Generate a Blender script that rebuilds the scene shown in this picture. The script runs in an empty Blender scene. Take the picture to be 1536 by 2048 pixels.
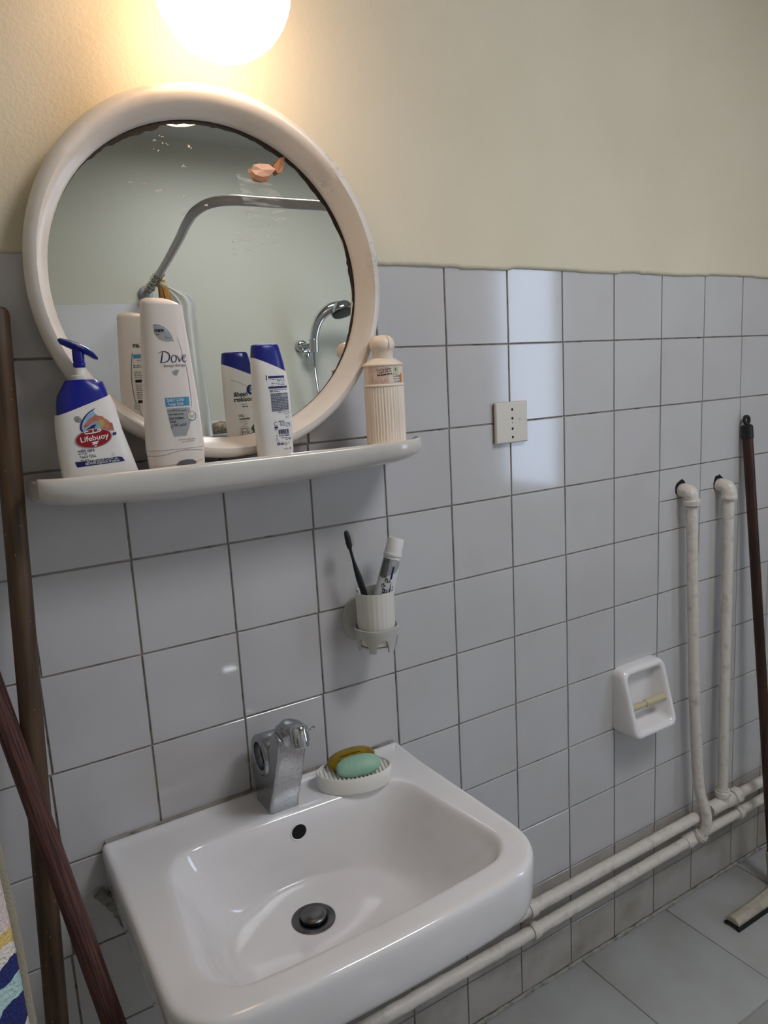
import bpy, bmesh, math, random
from mathutils import Vector, Matrix, noise
from mathutils.bvhtree import BVHTree
R = math.radians
SC = bpy.context.scene
COL = SC.collection
# ------------------------------------------------------------------ camera, world, light, exposure
cam = bpy.data.cameras.new('camera'); CAM = bpy.data.objects.new('camera', cam); COL.objects.link(CAM)
cam.sensor_fit = 'VERTICAL'; cam.sensor_height = 36.0; cam.sensor_width = 27.0
cam.lens = 1506.6 / 2048 * 36.0; cam.clip_start = 0.02
CAM.location = (-1.0133, -1.1593, 1.4389); CAM.rotation_euler = (1.3886, 0.0538, -0.5566)
SC.camera = CAM
wld = bpy.data.worlds.new('world'); SC.world = wld; wld.use_nodes = True
wld.node_tree.nodes['Background'].inputs[0].default_value = (0.75, 0.85, 1.0, 1); wld.node_tree.nodes['Background'].inputs[1].default_value = 0.4
SC.view_settings.view_transform = 'Standard'; SC.view_settings.look = 'None'
SC.view_settings.gamma = 1.0; SC.view_settings.exposure = 0.0; SC.view_settings.use_curve_mapping = False
LAMP_POWER = 8.8                # emission of the opal globe
WINDOW_RADIANCE = 6.6            # daylight coming through the frosted window
ADDED_SKYLIGHT_RADIANCE = 22.0         # unseen skylight, added to supply the overhead light
SC.cycles.max_bounces = 8; SC.cycles.diffuse_bounces = 5
# ------------------------------------------------------------------ materials
def srgb(*c):
    return tuple((v/255/12.92 if v/255 <= .04045 else ((v/255+.055)/1.055)**2.4) for v in c) + (1,)
def mat(name, color, rough=.5, metal=0, coat=0, bump=None, vary=None, spec=.5, trans=0, sss=0, stretch=None):
    """bump=(scale, strength, detail[, distance]); vary=(scale, colour2, low, high)"""
    m = bpy.data.materials.new(name); m.use_nodes = True
    nt = m.node_tree; b = nt.nodes['Principled BSDF']
    b.inputs['Base Color'].default_value = color; b.inputs['Roughness'].default_value = rough
    b.inputs['Metallic'].default_value = metal; b.inputs['Coat Weight'].default_value = coat
    b.inputs['Coat Roughness'].default_value = .05
    b.inputs['Specular IOR Level'].default_value = spec; b.inputs['Transmission Weight'].default_value = trans
    if sss: b.inputs['Subsurface Weight'].default_value = sss; b.inputs['Subsurface Radius'].default_value = (.01, .006, .004)
    tc = nt.nodes.new('ShaderNodeTexCoord'); vec = tc.outputs['Object']
    if stretch:
        mp = nt.nodes.new('ShaderNodeMapping'); mp.inputs['Scale'].default_value = stretch
        nt.links.new(vec, mp.inputs['Vector']); vec = mp.outputs['Vector']
    if vary:
        n = nt.nodes.new('ShaderNodeTexNoise'); n.inputs['Scale'].default_value = vary[0]; n.inputs['Detail'].default_value = 6
        nt.links.new(vec, n.inputs['Vector'])
        r = nt.nodes.new('ShaderNodeValToRGB'); r.color_ramp.elements[0].position = vary[2]; r.color_ramp.elements[1].position = vary[3]
        r.color_ramp.elements[0].color = color; r.color_ramp.elements[1].color = vary[1]
        nt.links.new(n.outputs['Fac'], r.inputs['Fac']); nt.links.new(r.outputs['Color'], b.inputs['Base Color'])
    if bump:
        prev = None
        for bb in (bump if isinstance(bump[0], tuple) else (bump,)):
            n = nt.nodes.new('ShaderNodeTexNoise'); n.inputs['Scale'].default_value = bb[0]; n.inputs['Detail'].default_value = bb[2]
            nt.links.new(vec, n.inputs['Vector'])
            bu = nt.nodes.new('ShaderNodeBump'); bu.inputs['Strength'].default_value = bb[1]; bu.inputs['Distance'].default_value = bb[3] if len(bb) > 3 else .002
            nt.links.new(n.outputs['Fac'], bu.inputs['Height'])
            if prev: nt.links.new(prev, bu.inputs['Normal'])
            prev = bu.outputs['Normal']
        nt.links.new(prev, b.inputs['Normal'])
    return m
def emis(name, color, strength):
    m = bpy.data.materials.new(name); m.use_nodes = True; nt = m.node_tree; nt.nodes.clear()
    e = nt.nodes.new('ShaderNodeEmission'); e.inputs[0].default_value = color; e.inputs[1].default_value = strength
    o = nt.nodes.new('ShaderNodeOutputMaterial'); nt.links.new(e.outputs[0], o.inputs[0]); return m
M = dict(
    plaster=mat('cream_plaster', srgb(215, 206, 184), .62, bump=((190, .40, 4, .002), (34, .14, 3, .003)), vary=(3, srgb(208, 198, 174), .4, .75)),
    plaster_back=mat('pale_plaster', srgb(180, 178, 164), .45, bump=((60, .2, 3),)),
    ceiling=mat('ceiling_paint', srgb(172, 168, 156), .8),
    tile=mat('white_glazed_tile', srgb(199, 198, 199), .09, spec=.55, bump=((9, .06, 1, .001),), vary=(5, srgb(194, 192, 193), .4, .7)),
    tile_b=mat('white_glazed_tile_warm', srgb(197, 195, 197), .1, spec=.55, bump=((9, .06, 1, .001),), vary=(6, srgb(191, 189, 189), .45, .7)),
    tile_low=mat('white_glazed_tile_brownish', srgb(176, 171, 165), .16, spec=.5, bump=((9, .06, 1, .001),), vary=(9, srgb(152, 144, 135), .45, .75)),  # darker and browner, for the bottom rows
    grout=mat('dirty_grout', srgb(158, 150, 141), .9, vary=(38, srgb(84, 76, 68), .5, .74), bump=((300, .4, 3),)),
    mortar=mat('grey_mortar', srgb(158, 155, 148), .95, vary=(60, srgb(112, 106, 98), .45, .75), bump=((140, 1, 4, .004),)),
    floor_tile=mat('pale_floor_tile', srgb(174, 175, 174), .2, bump=((20, .05, 2),), vary=(7, srgb(164, 164, 161), .4, .7)),
    ceramic=mat('white_ceramic', srgb(234, 231, 232), .1, coat=.4, spec=.55, vary=(9, srgb(228, 224, 224), .5, .75)),
    ceramic_shelf=mat('aged_ceramic', srgb(212, 208, 203), .16, coat=.2, vary=(7, srgb(198, 192, 186), .45, .75)),
    frame=mat('aged_white_plastic', srgb(226, 220, 214), .33, vary=(11, srgb(208, 197, 184), .52, .78), bump=((60, .05, 2),)),
    chrome=mat('chrome', srgb(200, 203, 208), .08, metal=1),
    chrome_dull=mat('limescaled_chrome', srgb(178, 181, 186), .27, metal=1, vary=(190, srgb(158, 160, 163), .45, .7), bump=((220, .25, 4),)),
    steel=mat('dull_steel', srgb(120, 120, 122), .35, metal=1, vary=(40, srgb(82, 80, 80), .4, .75)),
    black=mat('black_plastic', srgb(20, 20, 22), .4),
    rubber=mat('black_rubber', srgb(13, 13, 13), .7),
    hole=mat('dark_hole', srgb(14, 12, 10), .9),
    dark_glass_edge=mat('corroded_mirror_edge', srgb(26, 18, 14), .6, vary=(70, srgb(66, 46, 34), .55, .75)),
    mirror=mat('mirror_silver', (.86, .88, .86, 1), .005, metal=1),
    plate_white=mat('ivory_plastic', srgb(214, 208, 196), .35),
    white_plastic=mat('white_plastic', srgb(233, 230, 227), .3, sss=.05),
    dove_plastic=mat('pearl_white_plastic', srgb(229, 219, 212), .32, sss=.05),
    cream_plastic=mat('cream_plastic', srgb(238, 222, 205), .3, sss=.05),
    blue=mat('blue_plastic', srgb(8, 22, 140), .26),
    blue_dark=mat('dark_blue_cap', srgb(12, 26, 130), .3),
    blue_clear=mat('translucent_blue_plastic', srgb(14, 40, 150), .2, trans=.35),
    pipe=mat('thick_white_pipe_paint', srgb(216, 208, 200), .35, bump=((70, .8, 3, .004),), vary=(40, srgb(180, 170, 160), .56, .78)),
    wood_dark=mat('dark_brown_wood', srgb(88, 66, 46), .55, vary=(3.2, srgb(58, 42, 29), .4, .65), stretch=(26, 26, 2), bump=((6, .3, 4),)),
    wood_red=mat('reddish_weathered_wood', srgb(98, 62, 54), .75, vary=(9, srgb(58, 32, 30), .42, .62), stretch=(42, 42, 1.4), bump=((12, .7, 5, .003),)),
    wood_brown=mat('varnished_brown_wood', srgb(62, 32, 18), .35, vary=(4, srgb(34, 16, 9), .4, .65), stretch=(30, 30, 1.5)),
    squeegee=mat('grubby_beige_plastic', srgb(176, 168, 152), .45, vary=(30, srgb(140, 130, 112), .5, .75)),
    roller=mat('beige_plastic', srgb(196, 184, 150), .5),
    cup=mat('white_fluted_cup_plastic', srgb(222, 218, 210), .45),
    holder=mat('pale_grey_plastic', srgb(190, 189, 184), .45),
    dish=mat('white_dish_plastic', srgb(238, 236, 230), .42),
    soap_green=mat('pale_green_soap', srgb(158, 198, 176), .45, sss=.2, vary=(24, srgb(142, 186, 162), .4, .7), bump=((30, .3, 3),)),
    soap_amber=mat('amber_soap', srgb(150, 122, 18), .22, sss=.2, vary=(26, srgb(98, 66, 14), .44, .68), bump=((40, .35, 3),)),
    crack=mat('dark_soap_crack', srgb(52, 36, 8), .8),
    tube=mat('toothpaste_laminate', srgb(216, 217, 220), .3),
    tube_grey=mat('toothpaste_grey_print', srgb(112, 115, 122), .3, metal=.35),
    sticker=mat('peeling_salmon_paper', srgb(222, 178, 156), .6),
    sticker_back=mat('peeling_brown_backing', srgb(170, 118, 86), .7),
    rod=mat('grey_plastic_coated_rod', srgb(158, 156, 160), .22),
    twine=mat('grey_twine', srgb(150, 142, 122), .9),
    bristle=mat('straw_bristle', srgb(168, 122, 62), .8, vary=(60, srgb(112, 74, 34), .4, .65), stretch=(8, 8, .6)),
    bag=mat('milky_plastic_bag', srgb(226, 226, 222), .28, trans=.72),
    sponge=mat('natural_loofah', srgb(146, 132, 112), .95, vary=(70, srgb(96, 84, 68), .4, .65), bump=((120, 1, 4, .006),)),
    window_frame=mat('painted_window_frame', srgb(206, 204, 196), .5),
    towel_hem=mat('tan_towel_hem', srgb(150, 140, 122), .9, bump=((500, .6, 2),)),
    fixture=mat('white_lamp_base', srgb(226, 220, 208), .4),
    # print inks
    ink_navy=mat('navy_ink', srgb(20, 26, 92), .4), ink_black=mat('black_ink', srgb(24, 24, 26), .4),
    ink_grey=mat('grey_ink', srgb(150, 150, 152), .4), ink_silver=mat('silver_ink', srgb(164, 164, 166), .35, metal=.2),
    ink_dgrey=mat('dark_grey_ink', srgb(92, 92, 96), .4), ink_white=mat('white_ink', srgb(240, 238, 236), .35),
    ink_sky=mat('sky_blue_ink', srgb(66, 138, 178), .4), ink_red=mat('crimson_ink', srgb(150, 12, 28), .3),
    ink_photo=mat('photo_blue_ink', srgb(150, 184, 214), .35, vary=(60, srgb(96, 136, 186), .4, .7)),
    ink_skin=mat('photo_skin_ink', srgb(196, 122, 98), .35, vary=(160, srgb(158, 80, 62), .4, .7)),
    ink_foam=mat('photo_foam_ink', srgb(176, 160, 96), .35), ink_green=mat('leaf_green_ink', srgb(22, 84, 40), .4),
    ink_sage=mat('sage_label_ink', srgb(196, 198, 158), .45), ink_pink=mat('rose_print_ink', srgb(222, 184, 166), .45, vary=(150, srgb(232, 208, 190), .4, .65)),
    ink_orange=mat('orange_print_ink', srgb(206, 132, 62), .45), ink_tan=mat('tan_ink', srgb(206, 172, 120), .4),
    label_paper=mat('cream_label_paper', srgb(232, 218, 202), .45),
)
def towel_material():
    m = bpy.data.materials.new('patterned_terry'); m.use_nodes = True; nt = m.node_tree; b = nt.nodes['Principled BSDF']; b.inputs['Roughness'].default_value = .95
    tc = nt.nodes.new('ShaderNodeTexCoord'); sp = nt.nodes.new('ShaderNodeSeparateXYZ'); nt.links.new(tc.outputs['Object'], sp.inputs[0])
    n = nt.nodes.new('ShaderNodeTexNoise'); n.inputs['Scale'].default_value = 34; n.inputs['Detail'].default_value = 3; nt.links.new(tc.outputs['Object'], n.inputs['Vector'])
    mu = nt.nodes.new('ShaderNodeMath'); mu.operation = 'MULTIPLY_ADD'; mu.inputs[1].default_value = .028; nt.links.new(n.outputs['Fac'], mu.inputs[0]); nt.links.new(sp.outputs['Z'], mu.inputs[2])
    md = nt.nodes.new('ShaderNodeMath'); md.operation = 'MODULO'; md.inputs[1].default_value = .17
    ad = nt.nodes.new('ShaderNodeMath'); ad.operation = 'ADD'; ad.inputs[1].default_value = 1.7685; nt.links.new(mu.outputs[0], ad.inputs[0]); nt.links.new(ad.outputs[0], md.inputs[0])
    dv = nt.nodes.new('ShaderNodeMath'); dv.operation = 'DIVIDE'; dv.inputs[1].default_value = .17; nt.links.new(md.outputs[0], dv.inputs[0])
    r = nt.nodes.new('ShaderNodeValToRGB'); r.color_ramp.interpolation = 'CONSTANT'
    cols = [(0, (226, 206, 200)), (.16, (235, 226, 222)), (.34, (230, 196, 112)), (.42, (236, 228, 222)), (.47, (30, 40, 104)), (.58, (186, 216, 212)), (.68, (34, 44, 110)), (.76, (238, 226, 214)), (.83, (232, 198, 120)), (.91, (232, 210, 204))]
    el = r.color_ramp.elements
    while len(el) < len(cols): el.new(.5)
    for e, (p, c) in zip(el, cols): e.position = p; e.color = srgb(*c)
    nt.links.new(dv.outputs[0], r.inputs[0]); nt.links.new(r.outputs[0], b.inputs['Base Color'])
    n2 = nt.nodes.new('ShaderNodeTexNoise'); n2.inputs['Scale'].default_value = 420; nt.links.new(tc.outputs['Object'], n2.inputs['Vector'])
    bu = nt.nodes.new('ShaderNodeBump'); bu.inputs['Strength'].default_value = .9; bu.inputs['Distance'].default_value = .004
    nt.links.new(n2.outputs['Fac'], bu.inputs['Height']); nt.links.new(bu.outputs[0], b.inputs['Normal'])
    return m
def tape_material():
    m = bpy.data.materials.new('clear_wrinkled_tape'); m.use_nodes = True; nt = m.node_tree; b = nt.nodes['Principled BSDF']
    b.inputs['Base Color'].default_value = (.75, .77, .77, 1); b.inputs['Roughness'].default_value = .2
    t = nt.nodes.new('ShaderNodeBsdfTransparent'); mx = nt.nodes.new('ShaderNodeMixShader'); out = nt.nodes['Material Output']
    tc = nt.nodes.new('ShaderNodeTexCoord'); mp = nt.nodes.new('ShaderNodeMapping'); mp.inputs['Scale'].default_value = (30, 30, 160); mp.inputs['Rotation'].default_value = (0, .5, 0)
    n = nt.nodes.new('ShaderNodeTexNoise'); n.inputs['Detail'].default_value = 4; n.inputs['Scale'].default_value = 1
    nt.links.new(tc.outputs['Object'], mp.inputs['Vector']); nt.links.new(mp.outputs['Vector'], n.inputs['Vector'])
    r = nt.nodes.new('ShaderNodeValToRGB'); r.color_ramp.elements[0].position = .5; r.color_ramp.elements[1].position = .74
    r.color_ramp.elements[0].color = (.02, .02, .02, 1); r.color_ramp.elements[1].color = (.5, .5, .5, 1)
    nt.links.new(n.outputs['Fac'], r.inputs[0]); nt.links.new(r.outputs[0], mx.inputs[0]); nt.links.new(t.outputs[0], mx.inputs[1]); nt.links.new(b.outputs[0], mx.inputs[2])
    nt.links.new(mx.outputs[0], out.inputs[0]); return m
M['towel'] = towel_material(); M['tape'] = tape_material()
M['globe'] = emis('lit_opal_glass', (1.0, .68, .43, 1), LAMP_POWER)
M['pane'] = emis('daylit_frosted_glass', (.62, .76, 1.0, 1), WINDOW_RADIANCE)
M['pane_added'] = emis('added_skylight_glow', (.95, .965, 1.0, 1), ADDED_SKYLIGHT_RADIANCE)  # emission of the added, unseen skylight
# ------------------------------------------------------------------ helpers
def tag(o, label=None, cat=None, group=None, kind=None):
    if label: o['label'] = label
    if cat: o['category'] = cat
    if group: o['group'] = group
    if kind: o['kind'] = kind
    return o
def empty(name, loc, label, cat, group=None, rz=0):
    o = bpy.data.objects.new(name, None); COL.objects.link(o); o.location = loc; o.rotation_euler = (0, 0, rz); o.empty_display_size = .02
    return tag(o, label, cat, group)
class G:
    """vertex / face collector with a material index per face"""
    def __init__(s): s.v = []; s.f = []; s.m = []
    def add(s, vf, mi=0):
        n = len(s.v); s.v += [tuple(p) for p in vf[0]]; s.f += [tuple(i + n for i in q) for q in vf[1]]; s.m += [mi] * len(vf[1]); return s
def mk(name, vf, material, parent=None, smooth=True, bevel=0, sub=0, world=True, seg=2, angle=40, label=None, kind=None, fix=True):
    if isinstance(vf, G): g = vf
    else: g = G().add(vf)
    off = Vector((0, 0, 0))
    if parent is not None and world: off = Vector(parent.location)
    if parent is not None and world and parent.parent: off = off + Vector(parent.parent.location)
    me = bpy.data.meshes.new(name); me.from_pydata([Vector(p) - off for p in g.v], [], g.f)
    for m in (material if isinstance(material, (list, tuple)) else (material,)): me.materials.append(m)
    for p, i in zip(me.polygons, g.m): p.material_index = i
    if fix:
        bm = bmesh.new(); bm.from_mesh(me); bmesh.ops.recalc_face_normals(bm, faces=bm.faces); bm.to_mesh(me); bm.free()
    me.update()
    if smooth: me.shade_smooth(); me.set_sharp_from_angle(angle=R(angle))
    o = bpy.data.objects.new(name, me); COL.objects.link(o)
    if parent is not None: o.parent = parent
    if bevel:
        b = o.modifiers.new('bevel', 'BEVEL'); b.width = bevel; b.segments = seg; b.limit_method = 'ANGLE'; b.angle_limit = R(35)
        b.harden_normals = False
    if sub:
        s = o.modifiers.new('subdivision', 'SUBSURF'); s.levels = sub; s.render_levels = sub
    if label: o['label'] = label
    if kind: o['kind'] = kind
    return o
def box(x0, x1, y0, y1, z0, z1):
    v = [(x0, y0, z0), (x1, y0, z0), (x1, y1, z0), (x0, y1, z0), (x0, y0, z1), (x1, y0, z1), (x1, y1, z1), (x0, y1, z1)]
    return v, [(0, 3, 2, 1), (4, 5, 6, 7), (0, 1, 5, 4), (1, 2, 6, 5), (2, 3, 7, 6), (3, 0, 4, 7)]
def loft(loops, cap0=True, cap1=True, closed=True):
    n = len(loops[0]); v = [p for l in loops for p in l]; f = []
    for k in range(len(loops) - 1):
        for i in range(n if closed else n - 1):
            j = (i + 1) % n; f.append((k*n+i, k*n+j, (k+1)*n+j, (k+1)*n+i))
    if cap0: f.append(tuple(range(n))[::-1])
    if cap1: f.append(tuple((len(loops)-1)*n + i for i in range(n)))
    return v, f
def lathe(prof, seg=32, c=(0, 0, 0), axis='z', sx=1, sy=1, cap=True):
    loops = []
    for r, z in prof:
        l = []
        for i in range(seg):
            a = 2*math.pi*i/seg; p = (r*math.cos(a)*sx, r*math.sin(a)*sy, z)
            if axis == 'x': p = (p[2], p[0], p[1])
            if axis == 'y': p = (p[0], -p[2], p[1])
            l.append((p[0]+c[0], p[1]+c[1], p[2]+c[2]))
        loops.append(l)
    return loft(loops, cap, cap)
def spline(pts, n=8):
    """Catmull-Rom through pts"""
    P = [Vector(p) for p in pts]; P = [2*P[0]-P[1]] + P + [2*P[-1]-P[-2]]; out = []
    for k in range(1, len(P)-2):
        for i in range(n):
            t = i/n; a, b, c, d = P[k-1:k+3]
            out.append(.5*((2*b)+(-a+c)*t+(2*a-5*b+4*c-d)*t*t+(-a+3*b-3*c+d)*t**3))
    out.append(P[-2]); return out
def tube(path, r, seg=12, cap=True, jitter=0, rnd=None, flat=1):
    P = [Vector(p) for p in path]; loops = []; up = None
    for k, p in enumerate(P):
        t = (P[min(k+1, len(P)-1)] - P[max(k-1, 0)]).normalized()
        if up is None: up = Vector((0, 0, 1)) if abs(t.z) < .9 else Vector((1, 0, 0))
        u = (up - t*up.dot(t)).normalized(); w = t.cross(u); up = u
        rr = r[k] if isinstance(r, (list, tuple)) else r
        l = []
        for i in range(seg):
            a = 2*math.pi*i/seg; q = rr*(1+(rnd.uniform(-jitter, jitter) if rnd else 0))
            l.append(p + u*math.cos(a)*q + w*math.sin(a)*q*flat)
        loops.append(l)
    return loft(loops, cap, cap)
def lerp(a, b, t): return a + (b-a)*t
# rounded polygon with matching point counts
def rpoly(corners, radii, k=6, m=5, bow=None):
    n = len(corners); out = []
    C = [Vector((c[0], c[1])) for c in corners]; arcs = []
    for i in range(n):
        p, a, b = C[i], C[i-1], C[(i+1) % n]; d1 = (a-p).normalized(); d2 = (b-p).normalized()
        ang = d1.angle(d2); t = radii[i]/math.tan(ang/2); ctr = p + (d1+d2).normalized()*(radii[i]/math.sin(ang/2))
        s = p+d1*t - ctr; e = p+d2*t - ctr; a0 = math.atan2(s.y, s.x); a1 = math.atan2(e.y, e.x); da = (a1-a0+math.pi) % (2*math.pi) - math.pi
        arcs.append([ctr + Vector((math.cos(a0+da*j/k), math.sin(a0+da*j/k)))*radii[i] for j in range(k+1)])
    for i in range(n):
        out += arcs[i]; s = arcs[i][-1]; e = arcs[(i+1) % n][0]
        out += [s.lerp(e, j/(m+1)) for j in range(1, m+1)]
    return out
# ------------------------------------------------------------------ lettering
AR = {'ا': (0xFE8D, 0xFE8E), 'ب': (0xFE8F, 0xFE90, 0xFE91, 0xFE92), 'ة': (0xFE93, 0xFE94), 'ت': (0xFE95, 0xFE96, 0xFE97, 0xFE98), 'ث': (0xFE99, 0xFE9A, 0xFE9B, 0xFE9C),
      'ج': (0xFE9D, 0xFE9E, 0xFE9F, 0xFEA0), 'ح': (0xFEA1, 0xFEA2, 0xFEA3, 0xFEA4), 'خ': (0xFEA5, 0xFEA6, 0xFEA7, 0xFEA8), 'د': (0xFEA9, 0xFEAA), 'ر': (0xFEAD, 0xFEAE),
      'س': (0xFEB1, 0xFEB2, 0xFEB3, 0xFEB4), 'ش': (0xFEB5, 0xFEB6, 0xFEB7, 0xFEB8), 'ص': (0xFEB9, 0xFEBA, 0xFEBB, 0xFEBC), 'ط': (0xFEC1, 0xFEC2, 0xFEC3, 0xFEC4), 'ع': (0xFEC9, 0xFECA, 0xFECB, 0xFECC), 'ف': (0xFED1, 0xFED2, 0xFED3, 0xFED4),
      'ق': (0xFED5, 0xFED6, 0xFED7, 0xFED8), 'ك': (0xFED9, 0xFEDA, 0xFEDB, 0xFEDC), 'ل': (0xFEDD, 0xFEDE, 0xFEDF, 0xFEE0), 'م': (0xFEE1, 0xFEE2, 0xFEE3, 0xFEE4), 'ن': (0xFEE5, 0xFEE6, 0xFEE7, 0xFEE8),
      'ه': (0xFEE9, 0xFEEA, 0xFEEB, 0xFEEC), 'و': (0xFEED, 0xFEEE), 'ي': (0xFEF1, 0xFEF2, 0xFEF3, 0xFEF4), 'ز': (0xFEAF, 0xFEB0)}
def arab(s):
    words = []
    for w in s.split(' '):
        o = []
        for i, ch in enumerate(w):
            if ch not in AR: o.append(ch); continue
            pj = i > 0 and w[i-1] in AR and len(AR[w[i-1]]) == 4; nj = i < len(w)-1 and w[i+1] in AR and len(AR[ch]) == 4
            fm = AR[ch]; o.append(chr(fm[3] if pj and nj else fm[1] if pj else fm[2] if nj else fm[0]))
        words.append(''.join(o) if w[:1] in '0123456789' else ''.join(reversed(o)))
    return ' '.join(reversed(words))
_fc = bpy.data.curves.new('lettering', 'FONT'); _fo = bpy.data.objects.new('lettering', _fc); COL.objects.link(_fo)
def text2d(s, size, align='LEFT', bold=0, shear=0, width=None):
    _fc.body = s; _fc.size = size; _fc.align_x = align; _fc.offset = bold; _fc.shear = shear; _fc.resolution_u = 3
    dg = bpy.context.evaluated_depsgraph_get(); _fo.update_tag(); dg.update()
    me = bpy.data.meshes.new_from_object(_fo.evaluated_get(dg)); v = [(p.co.x, p.co.y) for p in me.vertices]; f = [tuple(p.vertices) for p in me.polygons]
    bpy.data.meshes.remove(me)
    if width and v:
        x0 = min(p[0] for p in v); x1 = max(p[0] for p in v); k = width/max(1e-6, x1-x0); v = [(p[0]*k, p[1]) for p in v]
    return v, f
def affine3(a, b):
    (x0, y0), (x1, y1), (x2, y2) = a; d = (x1-x0)*(y2-y0)-(x2-x0)*(y1-y0)
    def fn(u, z):
        s = ((u-x0)*(y2-y0)-(x2-x0)*(z-y0))/d; t = ((x1-x0)*(z-y0)-(u-x0)*(y1-y0))/d
        return tuple(b[0][i]+s*(b[1][i]-b[0][i])+t*(b[2][i]-b[0][i]) for i in (0, 1))
    return fn
def zmap(tab, du=0, ku=1):
    def fn(u, z):
        k = 0
        while k < len(tab)-2 and tab[k+1][0] < z: k += 1
        (a, c), (b, d) = tab[k], tab[k+1]; return u*ku+du, c+(z-a)/(b-a)*(d-c)
    return fn
class Print:
    """flat print laid on a surface: surf(u, z, lift) -> point"""
    def __init__(s, surf): s.surf = surf; s.g = {}; s.T = lambda u, z: (u, z)
    def put(s, v2, f, ink, layer):
        g = s.g.setdefault(ink, G()); g.add(([s.surf(*s.T(p[0], p[1]), .00025 + .00012*layer) for p in v2], f))
    def text(s, t, u, z, size, ink='ink_black', align='LEFT', bold=0, shear=0, rot=0, slope=0, layer=2, width=None):
        v, f = text2d(t, size, align, bold, shear, width); c, sn = math.cos(rot), math.sin(rot)
        v = [(p[0], p[1] + slope*p[0]) for p in v]
        s.put([(u+p[0]*c-p[1]*sn, z+p[0]*sn+p[1]*c) for p in v], f, ink, layer)
    def poly(s, pts, ink, layer=0):          # convex or star-shaped outline
        q = []
        for a, b in zip(pts, list(pts[1:])+[pts[0]]):
            n = max(1, int(math.hypot(b[0]-a[0], b[1]-a[1])/.0025)); q += [(lerp(a[0], b[0], i/n), lerp(a[1], b[1], i/n)) for i in range(n)]
        pts = q; cx = sum(p[0] for p in pts)/len(pts); cz = sum(p[1] for p in pts)/len(pts); n = len(pts); v = [(cx, cz)]
        R_ = 7
        for k in range(1, R_+1): v += [(lerp(cx, p[0], k/R_), lerp(cz, p[1], k/R_)) for p in pts]
        f = [(0, 1+i, 1+(i+1) % n) for i in range(n)]
        for k in range(R_-1): f += [(1+k*n+i, 1+(k+1)*n+i, 1+(k+1)*n+(i+1) % n, 1+k*n+(i+1) % n) for i in range(n)]
        s.put(v, f, ink, layer)
    def rect(s, u0, u1, z0, z1, ink, layer=0, slope=0):
        n = 8; v = []; f = []
        for j in range(2):
            for i in range(n+1): u = lerp(u0, u1, i/n); v.append((u, (z0 if j == 0 else z1) + slope*(u-u0)))
        f = [(i, i+1, n+2+i, n+1+i) for i in range(n)]; s.put(v, f, ink, layer)
    def ell(s, u, z, a, b, ink, layer=0, rot=0, n=28, a0=0, a1=2*math.pi):
        c, sn = math.cos(rot), math.sin(rot)
        s.poly([(u+a*math.cos(t)*c-b*math.sin(t)*sn, z+a*math.cos(t)*sn+b*math.sin(t)*c) for t in [lerp(a0, a1, i/n) for i in range(n)]], ink, layer)
    def line(s, pts, w, ink, layer=1, smooth=True):   # ribbon; w constant or list
        P = spline([(p[0], p[1], 0) for p in pts], 6) if smooth and len(pts) > 2 else [Vector((p[0], p[1], 0)) for p in pts]
        if len(P) == 2:
            n = max(1, int((P[1]-P[0]).length/.004)); P = [P[0].lerp(P[1], i/n) for i in range(n+1)]
        v = []; n = len(P)
        for k, p in enumerate(P):
            t = (P[min(k+1, n-1)]-P[max(k-1, 0)]).normalized(); q = Vector((-t.y, t.x))
            if isinstance(w, (list, tuple)): x = k/(n-1)*(len(w)-1); i = min(int(x), len(w)-2); ww = lerp(w[i], w[i+1], x-i)
            else: ww = w
            v += [(p.x+q.x*ww/2, p.y+q.y*ww/2), (p.x-q.x*ww/2, p.y-q.y*ww/2)]
        s.put(v, [(2*k, 2*k+1, 2*k+3, 2*k+2) for k in range(n-1)], ink, layer)
    def ring(s, u, z, a, b, w, ink, layer=1, rot=0, a0=0, a1=2*math.pi, n=28):
        c, sn = math.cos(rot), math.sin(rot); pts = []
        for i in range(n+1):
            t = lerp(a0, a1, i/n); pts.append((u+a*math.cos(t)*c-b*math.sin(t)*sn, z+a*math.cos(t)*sn+b*math.sin(t)*c))
        s.line(pts, w, ink, layer, smooth=False)
    def lines(s, u0, u1, z, n, dz, w, ink, rnd, slope=0, layer=1, right=False, word=.004):
        """small print too fine to read: rows of little dashes of word length"""
        for k in range(n):
            u = u0; end = u1 if k < n-1 else lerp(u0, u1, .55)
            while u < end - word*.4:
                l = min(rnd.uniform(.5, 1.5)*word, end-u); zz = z-k*dz
                if right: a, b = u1-(u-u0)-l, u1-(u-u0)
                else: a, b = u, u+l
                s.line([(a, zz+slope*(a-u0)), (b, zz+slope*(b-u0))], w*rnd.uniform(.75, 1.15), ink, layer, smooth=False); u += l + word*.28
    def build(s, parent, base='printed_text'):
        names = {'ink_navy': 'navy_print', 'ink_black': 'black_print', 'ink_white': 'white_print', 'ink_grey': 'grey_print', 'ink_dgrey': 'dark_grey_print'}
        for ink, g in s.g.items():
            nm = names.get(ink, M[ink].name.replace('_ink', '_print')); mk(nm, g, M[ink], parent, smooth=False, world=False, fix=False, kind='stuff')
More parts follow.
